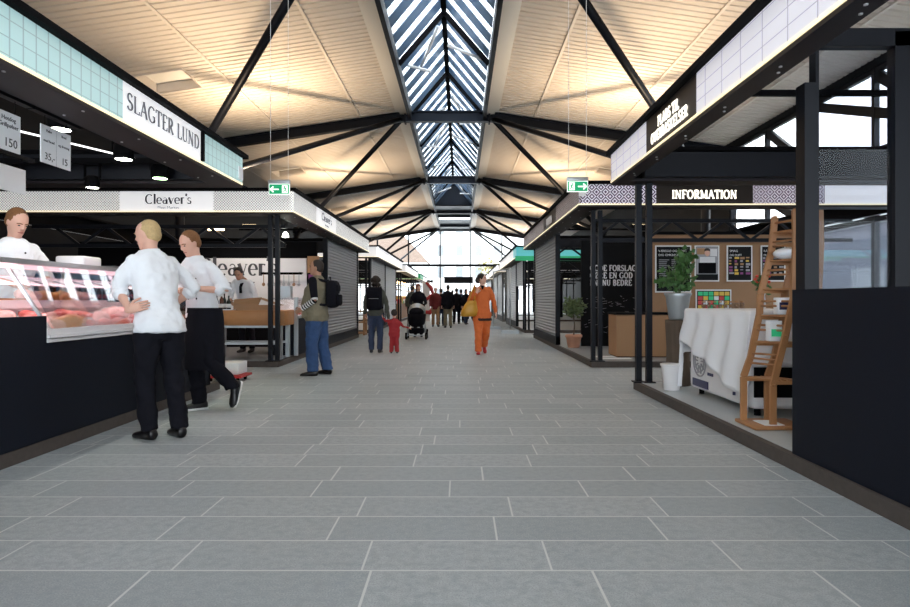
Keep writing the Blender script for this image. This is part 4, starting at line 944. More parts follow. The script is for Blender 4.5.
MB().lathe((2.46, 6.98, .106), [(.085, 0), (.09, .01), (.115, .27), (.12, .28), (.11, .285)], 20).done('pail', 'casew', bl)
MB().lathe((2.46, 6.98, .385), [(.125, 0), (.128, .02), (.11, .025)], 20).done('rim', 'casew', bl)
st = MB().lathe((2.68, 7.38, .106), [(.15, 0), (.14, .2), (.135, .45), (.15, .76), (.15, .80)], 14).done('tree_stump', 'bark', thing=('rough wooden stump carrying the zinc flower pot', 'stump'))
pl = empty('potted_plant', (2.68, 7.38, .91), 'leafy green plant in a zinc pot on a wooden stump', 'plant')
MB().lathe((2.68, 7.38, .907), [(.10, 0), (.105, .01), (.145, .28), (.165, .32), (.155, .33), (.14, .30)], 22).done('pot', 'galv', pl)
m = MB()
for i in range(9):
    a = i*.8; m.tube([(2.68, 7.38, 1.18), (2.68+.07*math.cos(a), 7.38+.07*math.sin(a), 1.36), (2.68+.16*math.cos(a)+.03, 7.38+.14*math.sin(a), 1.50+.03*(i % 4))], (.006, .005, .003), 5)
m.done('stem', 'leafd', pl)
m = MB(); leaves(m, (2.66, 7.38, 1.40), (.24, .2, .16), 230, .075, sq=1.5); leaves(m, (2.77, 7.38, 1.62), (.13, .13, .15), 110, .08, sq=1.5); m.done('foliage', 'leaf', pl)
# wooden folding display stand
ls = empty('display_stand', (2.57, 4.95, .104), 'orange wooden folding stair stand with shelves beside the white cloth', 'display stand')
L1 = [(2.40, .13), (2.40, .50), (2.46, .67), (2.535, 1.03), (2.545, 1.20), (2.635, 1.55), (2.665, 1.85)]
L2 = [(2.535, .13), (2.535, .46), (2.635, .86), (2.70, 1.16), (2.72, 1.58), (2.715, 1.88)]
for (P, yy) in ((L1, 5.08), (L2, 4.86)):
    m = MB()
    for a, b in zip(P, P[1:]): m.bar((a[0], yy, a[1]), (b[0], yy, b[1]), .026, .05, up=(1, 0, 0)); m.lathe((b[0], yy, b[1]-.01), [(.018, 0), (.018, .02)], 8)
    m.done('side_rail', 'ladderwood', ls)
    m = MB()
    for a, b in zip(P, P[1:]): m.bar((a[0]+.20, yy, a[1]), (b[0]+.20, yy, b[1]), .026, .045, up=(1, 0, 0))
    m.done('side_rail', 'ladderwood', ls)
def interp(P, z):
    for a, b in zip(P, P[1:]):
        if a[1] <= z <= b[1]: return a[0]+(b[0]-a[0])*(z-a[1])/(b[1]-a[1])
    return P[-1][0]
for z in (.50, .80, 1.02, 1.24, 1.48, 1.72):
    m = MB(); xa, xb = interp(L1, z), interp(L2, z)
    for k_ in range(5):
        f = k_/4; m.bar((xa+.2*f, 5.09, z), (xb+.2*f, 4.85, z), .022, .012)
    m.bar((xa, 5.08, z-.02), (xa+.2, 5.08, z-.02), .014, .03); m.bar((xb, 4.86, z-.02), (xb+.2, 4.86, z-.02), .014, .03)
    m.done('shelf', 'ladderwood', ls)
for z in (.62, .66, .70, .90, .94, 1.10, 1.14, 1.36, 1.40, 1.60, 1.64, 1.80):
    MB().tube([(interp(L1, z), 5.08, z), (interp(L2, z), 4.86, z)], .009, 6).done('rung', 'ladderwood', ls)
MB().rbox(2.36, 2.80, 4.80, 5.16, .106, .135, .008).done('base_board', 'ladderwood', ls)
for i, (z, dx_, sx_, hz, mt, lab) in enumerate(((1.485, .08, .14, .10, 'paperw', 'crumpled white cloth on the upper shelf of the wooden stand'), (.81, .06, .10, .17, 'card', 'small leaflet with a green print leaning on the lower shelf of the wooden stand'), (1.03, .08, .10, .14, 'card', 'white carton with a dark band on the middle shelf of the wooden stand'))):
    x = interp(L1, z)+dx_
    if i == 0:
        m = MB(); m.ell((x+.02, 4.97, z+.05), (.12, .10, .05)); m.ell((x+.1, 4.93, z+.06), (.07, .07, .05)); m.done('cloth_bundle', 'cloth', thing=(lab, 'cloth'))
    else:
        o = MB().rbox(x, x+sx_, 4.93, 5.01, z, z+hz, .005).done('leaflet' if i == 1 else 'carton', mt, thing=(lab, 'leaflet' if i == 1 else 'carton'))
        MB().box(x+.01, x+sx_-.01, 4.925, 4.93, z+.04, z+.10).done('print', 'greenband' if i == 1 else 'navyp', o)
MB().box(2.46, 2.62, 4.84, 5.04, .136, .142).done('paper_sheet', 'paperw', thing=('sheet of white paper lying on the foot board of the wooden stand', 'paper'))

# ------------------------------------------------------------------ information stall interior
kw = empty('poster_wall', (5.1, 11.85, .104), 'brown kraft board wall carrying the framed black posters', 'partition')
MB().box(3.68, 7.0, 11.85, 11.93, .30, 2.44).done('board', 'kraft', kw)
MB().box(3.62, 3.70, 11.84, 11.95, .104, 2.5).box(3.62, 7.0, 11.84, 11.95, .104, .32).box(3.62, 7.0, 11.84, 11.95, 2.44, 2.5).done('frame', 'black', kw)
def P2(px, y, Y): return ((px-460)*Y/600, 1.15+(300-y)*Y/600)
def poster(x0, y0, x1, y1, lab, kind):
    Y = 11.84; a = P2(x0, y0, Y); b = P2(x1, y1, Y)
    r = empty('poster', ((a[0]+b[0])/2, Y, b[1]), lab, 'poster', 'framed posters on the brown wall')
    MB().box(a[0], b[0], Y-.015, Y, b[1], a[1]).done('poster_frame', 'paperw', r)
    s = MB().box(a[0]+.025, b[0]-.025, Y-.020, Y-.015, b[1]+.025, a[1]-.025).done('poster_sheet', 'poster', r)
    w_, h_ = b[0]-a[0], a[1]-b[1]; rd = random.Random(int(x0))
    def blk(u0, v0, u1, v1, mt, nm='print', yy=0):
        MB().box(a[0]+w_*u0, a[0]+w_*u1, Y-.023-yy, Y-.020, a[1]-h_*v1, a[1]-h_*v0).done(nm, mt, s)
    if kind == 'text':
        bwrite('VÆRSGO OG SMAG', .062, (a[0]+.06, Y-.02, a[1]-.13), (1, 0, 0), (0, 0, 1), 'paperw', s, align='LEFT'); bwrite('DIG OMKRING', .062, (a[0]+.06, Y-.02, a[1]-.21), (1, 0, 0), (0, 0, 1), 'paperw', s, align='LEFT')
        for cxx in (.1, .45, .66):
            for j in range(9): blk(cxx, .30+j*.042, cxx+(.3 if cxx < .2 else .12)*rd.uniform(.7, 1), .30+j*.042+.014, 'greyprint')
    elif kind == 'person':
        blk(.06, .05, .94, .80, 'greyprint'); blk(.08, .08, .4, .25, 'kraftd', yy=.001); blk(.62, .1, .9, .3, 'casew', yy=.001); blk(.2, .32, .82, .78, 'casew', yy=.001)
        MB().ell((a[0]+w_*.5, Y-.024, a[1]-h_*.2), (.055, .004, .075), 12).done('print', 'skin', s); MB().ell((a[0]+w_*.5, Y-.0235, a[1]-h_*.14), (.06, .004, .05), 12).done('print', 'darkhair', s)
        blk(.14, .48, .86, .78, 'black', yy=.003)
    elif kind == 'pictures':
        bwrite('SMAG' if x0 < 740 else 'RÅVARER', .062, (a[0]+.05, Y-.02, a[1]-.13), (1, 0, 0), (0, 0, 1), 'paperw', s, align='LEFT'); bwrite('OG DUFT' if x0 < 740 else 'PRODUKTER', .055, (a[0]+.05, Y-.02, a[1]-.21), (1, 0, 0), (0, 0, 1), 'paperw', s, align='LEFT')
        for i in range(4):
            for j in range(6): blk(.08+i*.22, .32+j*.085, .08+i*.22+rd.uniform(.08, .19), .32+j*.085+rd.uniform(.03, .07), rd.choice(['greyprint', 'kraftd', 'purple', 'greyprint', 'yellow', 'lettergrey']))
    else:
        for i in range(6):
            for j in range(4): blk(.06+i*.15, .10+j*.2, .06+i*.15+.13, .10+j*.2+.17, rd.choice(['yellow', 'redprint', 'greenband', 'casew', 'yellow', 'redprint']))
poster(655, 245.5, 691, 292.5, 'large black poster with a white text block, behind the plant', 'text')
poster(694.5, 245.5, 719, 281.5, 'black poster with a photo of a person holding a dark tray', 'person')
poster(726.5, 245.5, 752, 281.5, 'black poster filled with small food pictures, third from the left', 'pictures')
poster(760.5, 245.5, 785, 281.5, 'black poster partly hidden by the wooden stand', 'pictures')
poster(695.5, 289.5, 731, 312, 'wide colourful red and yellow poster low on the brown wall', 'colour')
bw = empty('blackboard_wall', (2.9, 13.6, .104), 'black wall with bold white Danish lettering GODE FORSLAG', 'partition')
bp_ = MB().box(2.75, 4.6, 13.6, 13.68, .104, 2.5).done('board', 'chalk', bw)
for i, tx in enumerate(('GODE FORSLAG', 'GØRE EN GOD', 'ENDNU BEDRE')):
    write(tx, .125, (2.95, 13.6, 1.81-i*.165), (1, 0, 0), (0, 0, 1), .22, .14, .11, .11, mat_='letterwhite' if False else 'card', parent=bp_, width=(1.04, .96, .94)[i], track=.06, centre=False)
rd = random.Random(5)
m = MB()
for i in range(60):
    x = rd.uniform(2.8, 4.0); z = rd.uniform(.4, 1.25); m.bar((x, 13.595, z), (x+rd.uniform(.03, .12), 13.595, z+rd.uniform(-.03, .03)), .004, .006)
m.done('chalk_marks', 'greyprint', bw)
dk = empty('info_desk', (3.4, 11.1, .104), 'brown board desk with a dark top in the information stall', 'desk')
MB().box(2.86, 3.9, 10.95, 11.55, .12, .88).done('desk_body', 'kraftd', dk); MB().box(2.84, 3.92, 10.93, 11.57, .88, .92).box(2.88, 3.9, 10.97, 11.5, .104, .12).done('desk_top', 'black', dk)
MB().box(2.52, 3.05, 10.62, 10.8, .105, .109).done('paper_mat', 'paperw', thing=('flat white sheet on the floor in front of the brown desk', 'mat'))
MB().box(2.42, 2.85, 10.95, 11.2, .105, .109).done('paper_mat', 'paperw', thing=('second white sheet on the floor beside the brown desk, farther in', 'mat'))
tp = empty('potted_tree', (2.52, 13.2, .104), 'small ball shaped tree in a terracotta pot by the grey shutter', 'plant')
MB().lathe((2.50, 13.2, .106), [(.12, 0), (.13, .02), (.165, .22), (.185, .23), (.185, .28), (.165, .285), (.15, .25)], 20).done('pot', 'terra', tp)
MB().tube([(2.50, 13.2, .36), (2.52, 13.2, .6), (2.49, 13.2, .85)], (.018, .015, .012), 6).done('trunk', 'bark', tp)
m = MB(); leaves(m, (2.50, 13.2, .98), (.25, .22, .22), 420, .10); m.done('crown', 'leafd', tp)
# metal fence in the far right of the aisle
fe = empty('fence', (1.5, 22.5, 0), 'galvanised temporary fence standing along the right side of the aisle', 'fence')
for (x0, y0, x1, y1) in ((1.72, 20.6, 1.30, 23.4), (1.30, 23.5, 1.45, 26.3)):
    m = MB()
    for (x, y) in ((x0, y0), (x1, y1)): m.tube([(x, y, .1), (x, y, 2.25)], .022, 8)
    for z in (.2, 2.25): m.tube([(x0, y0, z), (x1, y1, z)], .02, 8)
    for i in range(24): 
        f = (i+.5)/24; m.tube([(x0+(x1-x0)*f, y0+(y1-y0)*f, .2), (x0+(x1-x0)*f, y0+(y1-y0)*f, 2.25)], .004, 4)
    m.done('fence_panel', 'galv', fe)
    MB().box(x0-.3, x0+.3, y0-.1, y0+.1, 0, .12).done('foot_block', 'galv', fe)
rf = empty('red_banner', (-1.75, 31, 0), 'curved red banner on a white stand at the far left of the aisle', 'banner')
MB().box(-1.95, -1.55, 31.05, 31.1, .03, 2.1).done('white_board', 'casew', rf)
MB().tube([(-2.1, 31, 1.35), (-1.7, 31, 1.2), (-1.4, 31, 1.45), (-1.5, 31, 1.8), (-1.75, 31, 2.05)], [(.06, .02), (.09, .02), (.10, .02), (.10, .02), (.06, .02)], 8, side=(0, 0, 1)).tube([(-1.95, 31, .55), (-1.55, 31, .5), (-1.4, 31, .8)], [(.08, .02), (.12, .02), (.05, .02)], 8, side=(0, 0, 1)).done('ribbon', 'redpl', rf)

gr_ = empty('goods_rack', (3.2, 23.0, .104), 'small rack of goods inside the half open third right stall', 'rack')
MB().box(2.9, 3.5, 22.4, 23.6, .9, .94).box(2.9, 3.5, 22.4, 23.6, 1.35, 1.39).box(3.46, 3.5, 22.4, 23.6, .104, 1.7).box(2.9, 2.94, 22.4, 22.44, .104, .9).done('rack_frame', 'galv', gr_)
for i in range(6): MB().rbox(2.95, 3.3, 22.45+i*.19, 22.6+i*.19, .942+.45*(i % 2), 1.12+.45*(i % 2), .02).done('goods', ['paperw', 'kraftd', 'greyprint'][i % 3], gr_)
# ------------------------------------------------------------------ emergency exit signs
def exit_sign(x, y, z, flip, label):
    r = empty('exit_sign', (x, y, z), label, 'exit sign', 'green exit signs hanging on wires')
    MB().rbox(x-.17, x+.17, y-.03, y+.03, z+.09, z+.15, .008).done('lamp_housing', 'galv', r)
    pn = MB().box(x-.165, x+.165, y-.008, y+.008, z-.085, z+.09).done('sign_panel', 'pict', r)
    MB().box(x-.155, x+.155, y-.012, y-.008, z-.072, z+.078).done('green_field', 'green', pn)
    s = -1 if flip else 1; yy = y-.014
    m = MB(); ax = x-.07*s
    m.bar((ax-.065*s, yy, z), (ax+.065*s, yy, z), .004, .022); m.bar((ax-.065*s, yy, z), (ax-.02*s, yy, z+.045), .004, .022); m.bar((ax-.065*s, yy, z), (ax-.02*s, yy, z-.045), .004, .022)
    m.done('arrow', 'pict', pn)
    dx_ = x+.09*s
    MB().box(dx_-.045, dx_+.045, yy-.001, yy+.001, z-.06, z+.065).done('door_symbol', 'pict', pn)
    m = MB(); q = yy-.003
    m.ell((dx_-.005*s, q, z+.04), (.012, .002, .012), 8); m.bar((dx_, q, z+.028), (dx_+.01*s, q, z-.01), .003, .018); m.bar((dx_+.01*s, q, z-.01), (dx_-.02*s, q, z-.03), .003, .01); m.bar((dx_-.02*s, q, z-.03), (dx_-.01*s, q, z-.055), .003, .01)
    m.bar((dx_+.01*s, q, z-.01), (dx_+.03*s, q, z-.045), .003, .01); m.bar((dx_, q, z+.022), (dx_-.028*s, q, z+.005), .003, .008); m.bar((dx_, q, z+.022), (dx_+.028*s, q, z+.01), .003, .008)
    m.done('running_figure', 'green', pn)
    for wx in (x-.14, x+.14): MB().tube([(wx, y, z+.15), (wx, y, zroof(wx-XC))], .0045, 5).done('wire', 'rod', r)
    MB().box(x+.02, x+.13, y-.004, y+.004, z-.15, z-.088).done('number_plate', 'card', r)
exit_sign(-2.86, 9.5, 2.90, False, 'green emergency exit sign with arrow to the left, hanging over the left stalls')
exit_sign(1.86, 9.5, 2.945, True, 'green emergency exit sign with arrow to the right, hanging over the right stalls')

# ================================================================== PEOPLE
FOLD = bpy.data.textures.new('folds', 'CLOUDS'); FOLD.noise_scale = .085; FOLD.noise_depth = 1
def finish_body(mb, name, mats, parent, voxel, smooth=3, extra=None, fold=0):
    me = bpy.data.meshes.new('t'); mb.bm.to_mesh(me); mb.bm.free()
    o = bpy.data.objects.new('t', me); COL.objects.link(o)
    rm = o.modifiers.new('r', 'REMESH'); rm.mode = 'VOXEL'; rm.voxel_size = voxel; rm.use_smooth_shade = True
    sm = o.modifiers.new('s', 'SMOOTH'); sm.iterations = smooth; sm.factor = .5
    if fold: dm = o.modifiers.new('d', 'DISPLACE'); dm.texture = FOLD; dm.strength = fold; dm.mid_level = .5
    dg = bpy.context.evaluated_depsgraph_get(); dg.update(); me2 = bpy.data.meshes.new_from_object(o.evaluated_get(dg)); bpy.data.objects.remove(o)
    if extra is not None:
        b2 = bmesh.new(); b2.from_mesh(me2); t = bpy.data.meshes.new('x'); extra.bm.to_mesh(t); extra.bm.free(); b2.from_mesh(t)
        for f in b2.faces: f.smooth = True
        b2.to_mesh(me2); b2.free()
    me2.materials.clear()
    for k in (mats if isinstance(mats, list) else [mats]): me2.materials.append(M[k])
    ob = bpy.data.objects.new(name, me2); COL.objects.link(ob)
    if parent is not None: ob.parent = parent; WL[ob] = WL[parent]
    return ob
def hand(mb, wrist, d, nrm, side, s=1.0, curl=.5):
    """d: direction of the fingers, nrm: palm normal (fingers curl towards it), side: direction of the thumb"""
    w_ = Vector(wrist); d = Vector(d).normalized(); nrm = Vector(nrm); nrm = (nrm-d*nrm.dot(d)).normalized(); sd = d.cross(nrm)
    if sd.dot(Vector(side)) < 0: sd = -sd
    mb.tube([w_-d*.02*s, w_+d*.03*s, w_+d*.085*s], [(.026*s, .018*s), (.037*s, .015*s), (.038*s, .013*s)], 10, side=sd, dome=True)
    for i, L in enumerate((.070, .080, .074, .056)):
        b = w_+d*.085*s+sd*(.029-.0195*i)*s; a = curl*.5; p = [b-d*.01*s, b]; cur = b; ang = 0
        for f in (.45, .32, .23):
            ang += curl*.9; dd = d*math.cos(ang)+nrm*math.sin(ang); cur = cur+dd*L*f*s; p.append(cur)
        mb.tube(p, [.0092*s, .0092*s, .0085*s, .008*s, .0068*s], 7, dome=True)
    b = w_+d*.025*s+sd*.028*s; t1 = (d*.7+sd*.75+nrm*.3).normalized(); t2 = (d*.95+sd*.25+nrm*(.3+curl*.4)).normalized()
    mb.tube([b-t1*.01*s, b+t1*.035*s, b+t1*.035*s+t2*.03*s, b+t1*.035*s+t2*.052*s], [.0125*s, .011*s, .010*s, .008*s], 7, dome=True)
def person(label, loc, rz, H=1.8, J={}, C={}, head=(0, 0), lean=(0, 0), fat=1.0, voxel=.014, hair='short', hairm='brown', skin='skin', top='white', bottom='trous', shoes='shoe', sleeve='long', coat=.88, curl=(.5, .5), headscale=1.0, hands=None, topname='jacket', width=1.0, collar=None, belly=0, legs=True, slim=1.0, flare=0.0, shoe_rot=None, group=None, trn='trousers', sole=None, cuffs=None):
    s = H/1.8
    root = empty('person', loc, label, 'person', group, rz)
    def V(p): return Vector(p)*s
    def ln(z): k = max(0, (z-.95)/.6); return Vector((lean[0]*k, lean[1]*k, 0))
    j = dict(hipL=(.09, 0, .93), hipR=(-.09, 0, .93), kneeL=(.10, -.015, .50), kneeR=(-.10, -.015, .50), ankL=(.10, .03, .09), ankR=(-.10, .03, .09),
             shL=(.185*width, 0, 1.46), shR=(-.185*width, 0, 1.46), elL=(.25, .03, 1.18), elR=(-.25, .03, 1.18), wrL=(.26, -.04, .93), wrR=(-.26, -.04, .93))
    for q in ('shL', 'shR'): j[q] = tuple(Vector(j[q])+ln(1.46))
    j.update(J)
    j = {a: Vector(b) for a, b in j.items()}
    hc = ln(1.68)+Vector((0, -.015, 1.675)) + Vector(C.get('head_off', (0, 0, 0)))
    R = Matrix.Rotation(head[0], 3, 'Z') @ Matrix.Rotation(head[1], 3, 'X')     # +pitch looks down for a face towards -Y
    hs = headscale
    def torso(mb, grow, zlo, zhi=1.53, fl=0):
        prof = [(.84, .150, .105), (.93, .162, .118), (1.02, .150, .108), (1.12, .142, .102), (1.24, .158, .112), (1.35, .172, .118), (1.43, .172, .100), (1.48, .132, .082), (1.53, .062, .062)]
        rg = []
        zs = [zlo]+[p[0] for p in prof if zlo+.03 < p[0] <= zhi]
        for z in zs:
            for a, b in zip(prof, prof[1:]):
                if a[0] <= z <= b[0] or (z < prof[0][0] and a is prof[0]):
                    f = (z-a[0])/(b[0]-a[0]); f = max(0, f); w_ = a[1]+(b[1]-a[1])*f; d_ = a[2]+(b[2]-a[2])*f; break
            else: w_, d_ = prof[-1][1:]
            bl_ = belly*math.exp(-((z-1.08)/.16)**2)
            wf = w_*width*(fat if z < 1.4 else 1)*slim+grow; df = d_*(fat if z < 1.4 else 1)+grow+bl_*.5
            if z < 1.0: wf += fl*(1.0-z); df += fl*(1.0-z)
            c = Vector((0, -bl_*.5, z))+ln(z)
            rg.append([V(c+Vector((wf*math.cos(t)*(abs(math.cos(t))**-.12 if abs(math.cos(t)) > .05 else 1), df*math.sin(t), 0))) for t in [2*PI*i/20 for i in range(20)]])
        mb.rings(rg)
    # body
    mb = MB(); torso(mb, -.008, .86)
    nb = ln(1.5)+Vector((0, .012, 1.50)); mb.tube([V(nb), V((nb+hc)/2+Vector((0, .01, -.02))), V(hc+R@Vector((0, .02, -.05)))], [.058*s, .054*s, .056*s], 12, dome=True)
    hp = [(-.118, .022, .022, -.066), (-.105, .040, .038, -.052), (-.075, .054, .062, -.030), (-.04, .064, .080, -.012), (0, .071, .092, -.002), (.035, .074, .096, .004), (.07, .068, .088, .008), (.098, .048, .066, .010), (.116, .018, .03, .010)]
    hcs = hc*s
    def HP(x, y, z): return hcs + R@(Vector((x, y, z))*s*hs)
    mb.rings([[HP(a*math.cos(t), yo+b*math.sin(t), z) for t in [2*PI*i/16 for i in range(16)]] for z, a, b, yo in hp])
    mb.tube([HP(0, -.086, .018), HP(0, -.106, -.022), HP(0, -.088, -.034)], [.010*s*hs, .015*s*hs, .012*s*hs], 8, dome=True)
    for e in (-1, 1):
        mb.ell(HP(e*.074, .008, -.008), (.010*s*hs, .018*s*hs, .030*s*hs), 8, rot=R)
        mb.ell(HP(e*.03, -.076, .024), (.024*s*hs, .014*s*hs, .008*s*hs), 8, rot=R)
    mb.ell(HP(0, -.084, -.068), (.024*s*hs, .012*s*hs, .010*s*hs), 8, rot=R)
    for e in 'LR':
        mb.tube([V(Vector((j['sh'+e].x*.78, j['sh'+e].y, j['sh'+e].z-.03))), V(j['sh'+e]*.5+j['el'+e]*.5), V(j['el'+e]), V(j['el'+e]*.6+j['wr'+e]*.4), V(j['wr'+e])], [x*s for x in (.040, .042, .036, .037, .025)], 10, dome=True)
        if legs: mb.tube([V(j['hip'+e]), V(j['hip'+e]*.5+j['knee'+e]*.5), V(j['knee'+e]), V(j['knee'+e]*.6+j['ank'+e]*.4), V(j['ank'+e])], [x*s for x in (.080, .066, .048, .048, .032)], 10, dome=True)
    ex = MB()
    for i, e in enumerate('LR'):
        fd = (j['wr'+e]-j['el'+e]).normalized(); sx = 1 if e == 'L' else -1
        hd = (hands or {}).get(e, (fd, Vector((-sx, 0, 0)), Vector((0, -1, 0))))
        hand(ex, V(j['wr'+e]), hd[0], hd[1], hd[2], s*(1.0 if H > 1.2 else 1.0), curl[i])
    body = finish_body(mb, 'body', skin, root, voxel, 2, ex)
    # eyes, brows, mouth
    for e in (-1, 1):
        m = MB(); m.ell(HP(e*.030, -.084, .004), (.013*s*hs, .006*s*hs, .006*s*hs), 8, rot=R); m.done('eye', 'eye', root, world=False)
        m = MB(); m.tube([HP(e*.014, -.094, .022), HP(e*.032, -.092, .027), HP(e*.048, -.078, .020)], .0045*s*hs, 6, dome=True); m.done('eyebrow', hairm, root, world=False)
    m = MB(); m.tube([HP(-.022, -.088, -.062), HP(0, -.097, -.060), HP(.022, -.088, -.062)], (.004*s*hs, .006*s*hs, .004*s*hs), 6, dome=True); m.done('mouth', 'lip', root, world=False)
    # hair
    m = MB()
    if hair == 'short':
        m.ell(HP(0, .022, .030), (.080*s*hs, .098*s*hs, .098*s*hs), 18, rot=R); m.ell(HP(0, .045, -.010), (.074*s*hs, .070*s*hs, .075*s*hs), 14, rot=R)
    elif hair == 'buzz':
        m.ell(HP(0, .024, .026), (.0765*s*hs, .092*s*hs, .096*s*hs), 18, rot=R); m.ell(HP(0, .05, -.012), (.070*s*hs, .062*s*hs, .070*s*hs), 14, rot=R)
    elif hair == 'long':
        m.ell(HP(0, .022, .030), (.090*s*hs, .108*s*hs, .104*s*hs), 18, rot=R); m.ell(HP(0, .055, -.06), (.088*s*hs, .065*s*hs, .12*s*hs), 14, rot=R)
        m.ell(HP(.06, .01, -.05), (.03*s*hs, .05*s*hs, .09*s*hs), 10, rot=R); m.ell(HP(-.06, .01, -.05), (.03*s*hs, .05*s*hs, .09*s*hs), 10, rot=R)
    elif hair == 'bushy':
        for q in range(14):
            a = q*.9; m.ell(HP(.07*math.cos(a), .03+.07*math.sin(a), .02+.05*math.sin(q*2.1)-.03*(q % 3)), (.055*s*hs,)*3, 10)
        m.ell(HP(0, .03, .04), (.10*s*hs, .11*s*hs, .10*s*hs), 14, rot=R)
    elif hair == 'bun':
        m.ell(HP(0, .020, .030), (.084*s*hs, .104*s*hs, .100*s*hs), 18, rot=R); m.ell(HP(0, .105, -.03), (.065*s*hs, .07*s*hs, .075*s*hs), 12, rot=R)
    elif hair == 'hood':
        m.ell(HP(0, .018, .030), (.090*s*hs, .105*s*hs, .102*s*hs), 18, rot=R)
    m.done('hair', hairm, root, world=False)
    # top garment
    mb = MB(); g = .020; torso(mb, g, coat, 1.5 if not collar else 1.53, flare)
    for e in 'LR':
        a, b, c = j['sh'+e], j['el'+e], j['wr'+e]
        if sleeve == 'long': mb.tube([V(Vector((a.x*.80, a.y, a.z-.022))), V(a*.5+b*.5), V(b), V(b*.5+c*.5), V(b*.06+c*.94)], [x*s for x in (.058, .058, .053, .047, .042)], 12, dome=True)
        elif sleeve == 'rolled': mb.tube([V(Vector((a.x*.80, a.y, a.z-.022))), V(a*.5+b*.5), V(b), V(b*.80+c*.20)], [x*s for x in (.060, .063, .059, .055)], 12, dome=True)
        elif sleeve == 'short': mb.tube([V(a*.92+Vector((0, 0, a.z*.08))), V(a*.6+b*.4)], [x*s for x in (.070, .066)], 12, dome=True)
        elif sleeve == 'none': mb.ell(V(a*.9+Vector((0, 0, a.z*.1))), (.055*s, .05*s, .05*s), 10)
    if sleeve == 'rolled' and collar: mb.tube([V(ln(1.5)+Vector((0, .01, 1.49))), V(ln(1.54)+Vector((0, .012, 1.545)))], [.072*s, .066*s], 14)
    elif collar: mb.tube([V(ln(1.5)+Vector((0, .012, 1.49))), V(ln(1.54)+Vector((0, .015, 1.55)))], [.078*s, .072*s], 14)
    tp_ = finish_body(mb, topname, top, root, voxel, 3, fold=.030)
    if cuffs and sleeve == 'rolled':
        for e in 'LR':
            b, c = j['el'+e], j['wr'+e]; m = MB(); m.tube([V(b*.90+c*.10), V(b*.72+c*.28)], [.060*s, .059*s], 14); m.done('cuff', top, root, world=False)
    if legs:
        mb = MB()
        mb.rings([[V((w_*slim*math.cos(t), d_*math.sin(t), z)) for t in [2*PI*i/20 for i in range(20)]] for z, w_, d_ in ((.80, .13, .10), (.88, .166*max(1, fat*.95), .122*fat), (.94, .168*max(1, fat*.95), .120*fat), (.985, .135*fat, .095*fat))])
        lw = C.get('leg', 1.0)
        for e in 'LR':
            a, b, c = j['hip'+e], j['knee'+e], j['ank'+e]
            mb.tube([V(a), V(a*.55+b*.45), V(b), V(b*.5+c*.5), V(c*.98+b*.02), V(c+Vector((0, 0, -.02)))], [x*s*lw for x in (.098, .088, .070, .066, .064, .064)], 14)
        finish_body(mb, trn, bottom, root, voxel, 3, fold=.030)
        for e in 'LR':
            c = j['ank'+e]; sx = 1 if e == 'L' else -1
            rot = (shoe_rot or {}).get(e, Euler((0, 0, sx*.12))); rm = rot.to_matrix() if isinstance(rot, Euler) else rot
            def F(x, y, z): return V(c + rm@Vector((x, y, z-.0)))
            mb = MB(); prof = [(.075, .030, .030, -.045), (.060, .038, .048, -.042), (.0, .040, .075, -.045), (-.06, .042, .045, -.060), (-.12, .047, .034, -.066), (-.165, .040, .028, -.070), (-.195, .018, .016, -.076)]
            rg = []
            for (y, w_, h_, zc) in prof: rg.append([F(w_*math.cos(t), y-.0, max(zc+h_*math.sin(t), -.088)) for t in [2*PI*i/14 for i in range(14)]])
            mb.rings(rg); so = mb.done('shoe', shoes, root, world=False)
            if sole:
                mb = MB(); mb.rings([[F(x_, y_, zz) for (x_, y_) in ((.032, .08), (-.032, .08), (-.042, 0), (-.048, -.12), (-.03, -.195), (.03, -.195), (.048, -.12), (.042, 0))] for zz in (-.092, -.070)]); mb.done('sole', sole, so, world=False)
    return root, j, s, HP, V

FACE = lambda vx, vy: math.atan2(vx, -vy)
# 1 blond chef, back to the camera
ra, ja, sa, HPa, Va = person('blond chef in a white jacket seen from behind, hands on hips at the meat counter', (-2.51, 5.02, 0), FACE(-.80, .60), 1.84,
    J=dict(elL=(.235, -.20, 1.21), wrL=(.23, -.03, 1.05), elR=(-.36, -.12, 1.22), wrR=(-.20, -.24, 1.06), ankL=(.09, .00, .09), ankR=(-.11, .10, .09), kneeL=(.11, -.03, .5), kneeR=(-.11, .0, .5)),
    head=(.55, .22), lean=(0, -.16), hair='buzz', hairm='blond', sleeve='rolled', coat=.86, flare=.25, voxel=.012, collar=True, topname='chef_jacket', C={'leg': 1.12}, cuffs=True, curl=(.35, .4),
    hands={'L': ((-.5, .75, .25), (-.6, -.5, 0), (0, 0, 1)), 'R': ((.3, -.9, 0), (1, 0, 0), (0, 0, 1))})
# 2 dark-haired chef facing
rb_, jb, sb, HPb, Vb = person('brown haired chef in a buttoned white jacket looking down at his hands', (-2.67, 6.25, 0), FACE(-.42, -.9), 1.87,
    J=dict(elL=(.30, .0, 1.20), wrL=(.10, -.20, 1.22), elR=(-.30, -.0, 1.20), wrR=(-.10, -.22, 1.20), ankR=(-.08, .02, .09), kneeR=(-.09, -.02, .5), kneeL=(.14, -.06, .50), ankL=(.27, .12, .24), hipL=(.09, 0, .93)),
    head=(-.12, .48), lean=(-.06, -.05), hair='short', hairm='brown', sleeve='rolled', coat=.93, flare=.1, voxel=.012, collar=True, topname='chef_jacket', C={'leg': 1.15, 'head_off': (0, -.03, -.005)}, sole='sole', cuffs=True,
    shoe_rot={'L': Euler((1.15, 0, .15)), 'R': Euler((0, 0, -.5))}, hands={'L': ((-.8, -.4, 0), (0, 0, -1), (0, -1, 0)), 'R': ((.8, -.3, .1), (0, 0, -1), (0, -1, 0))})
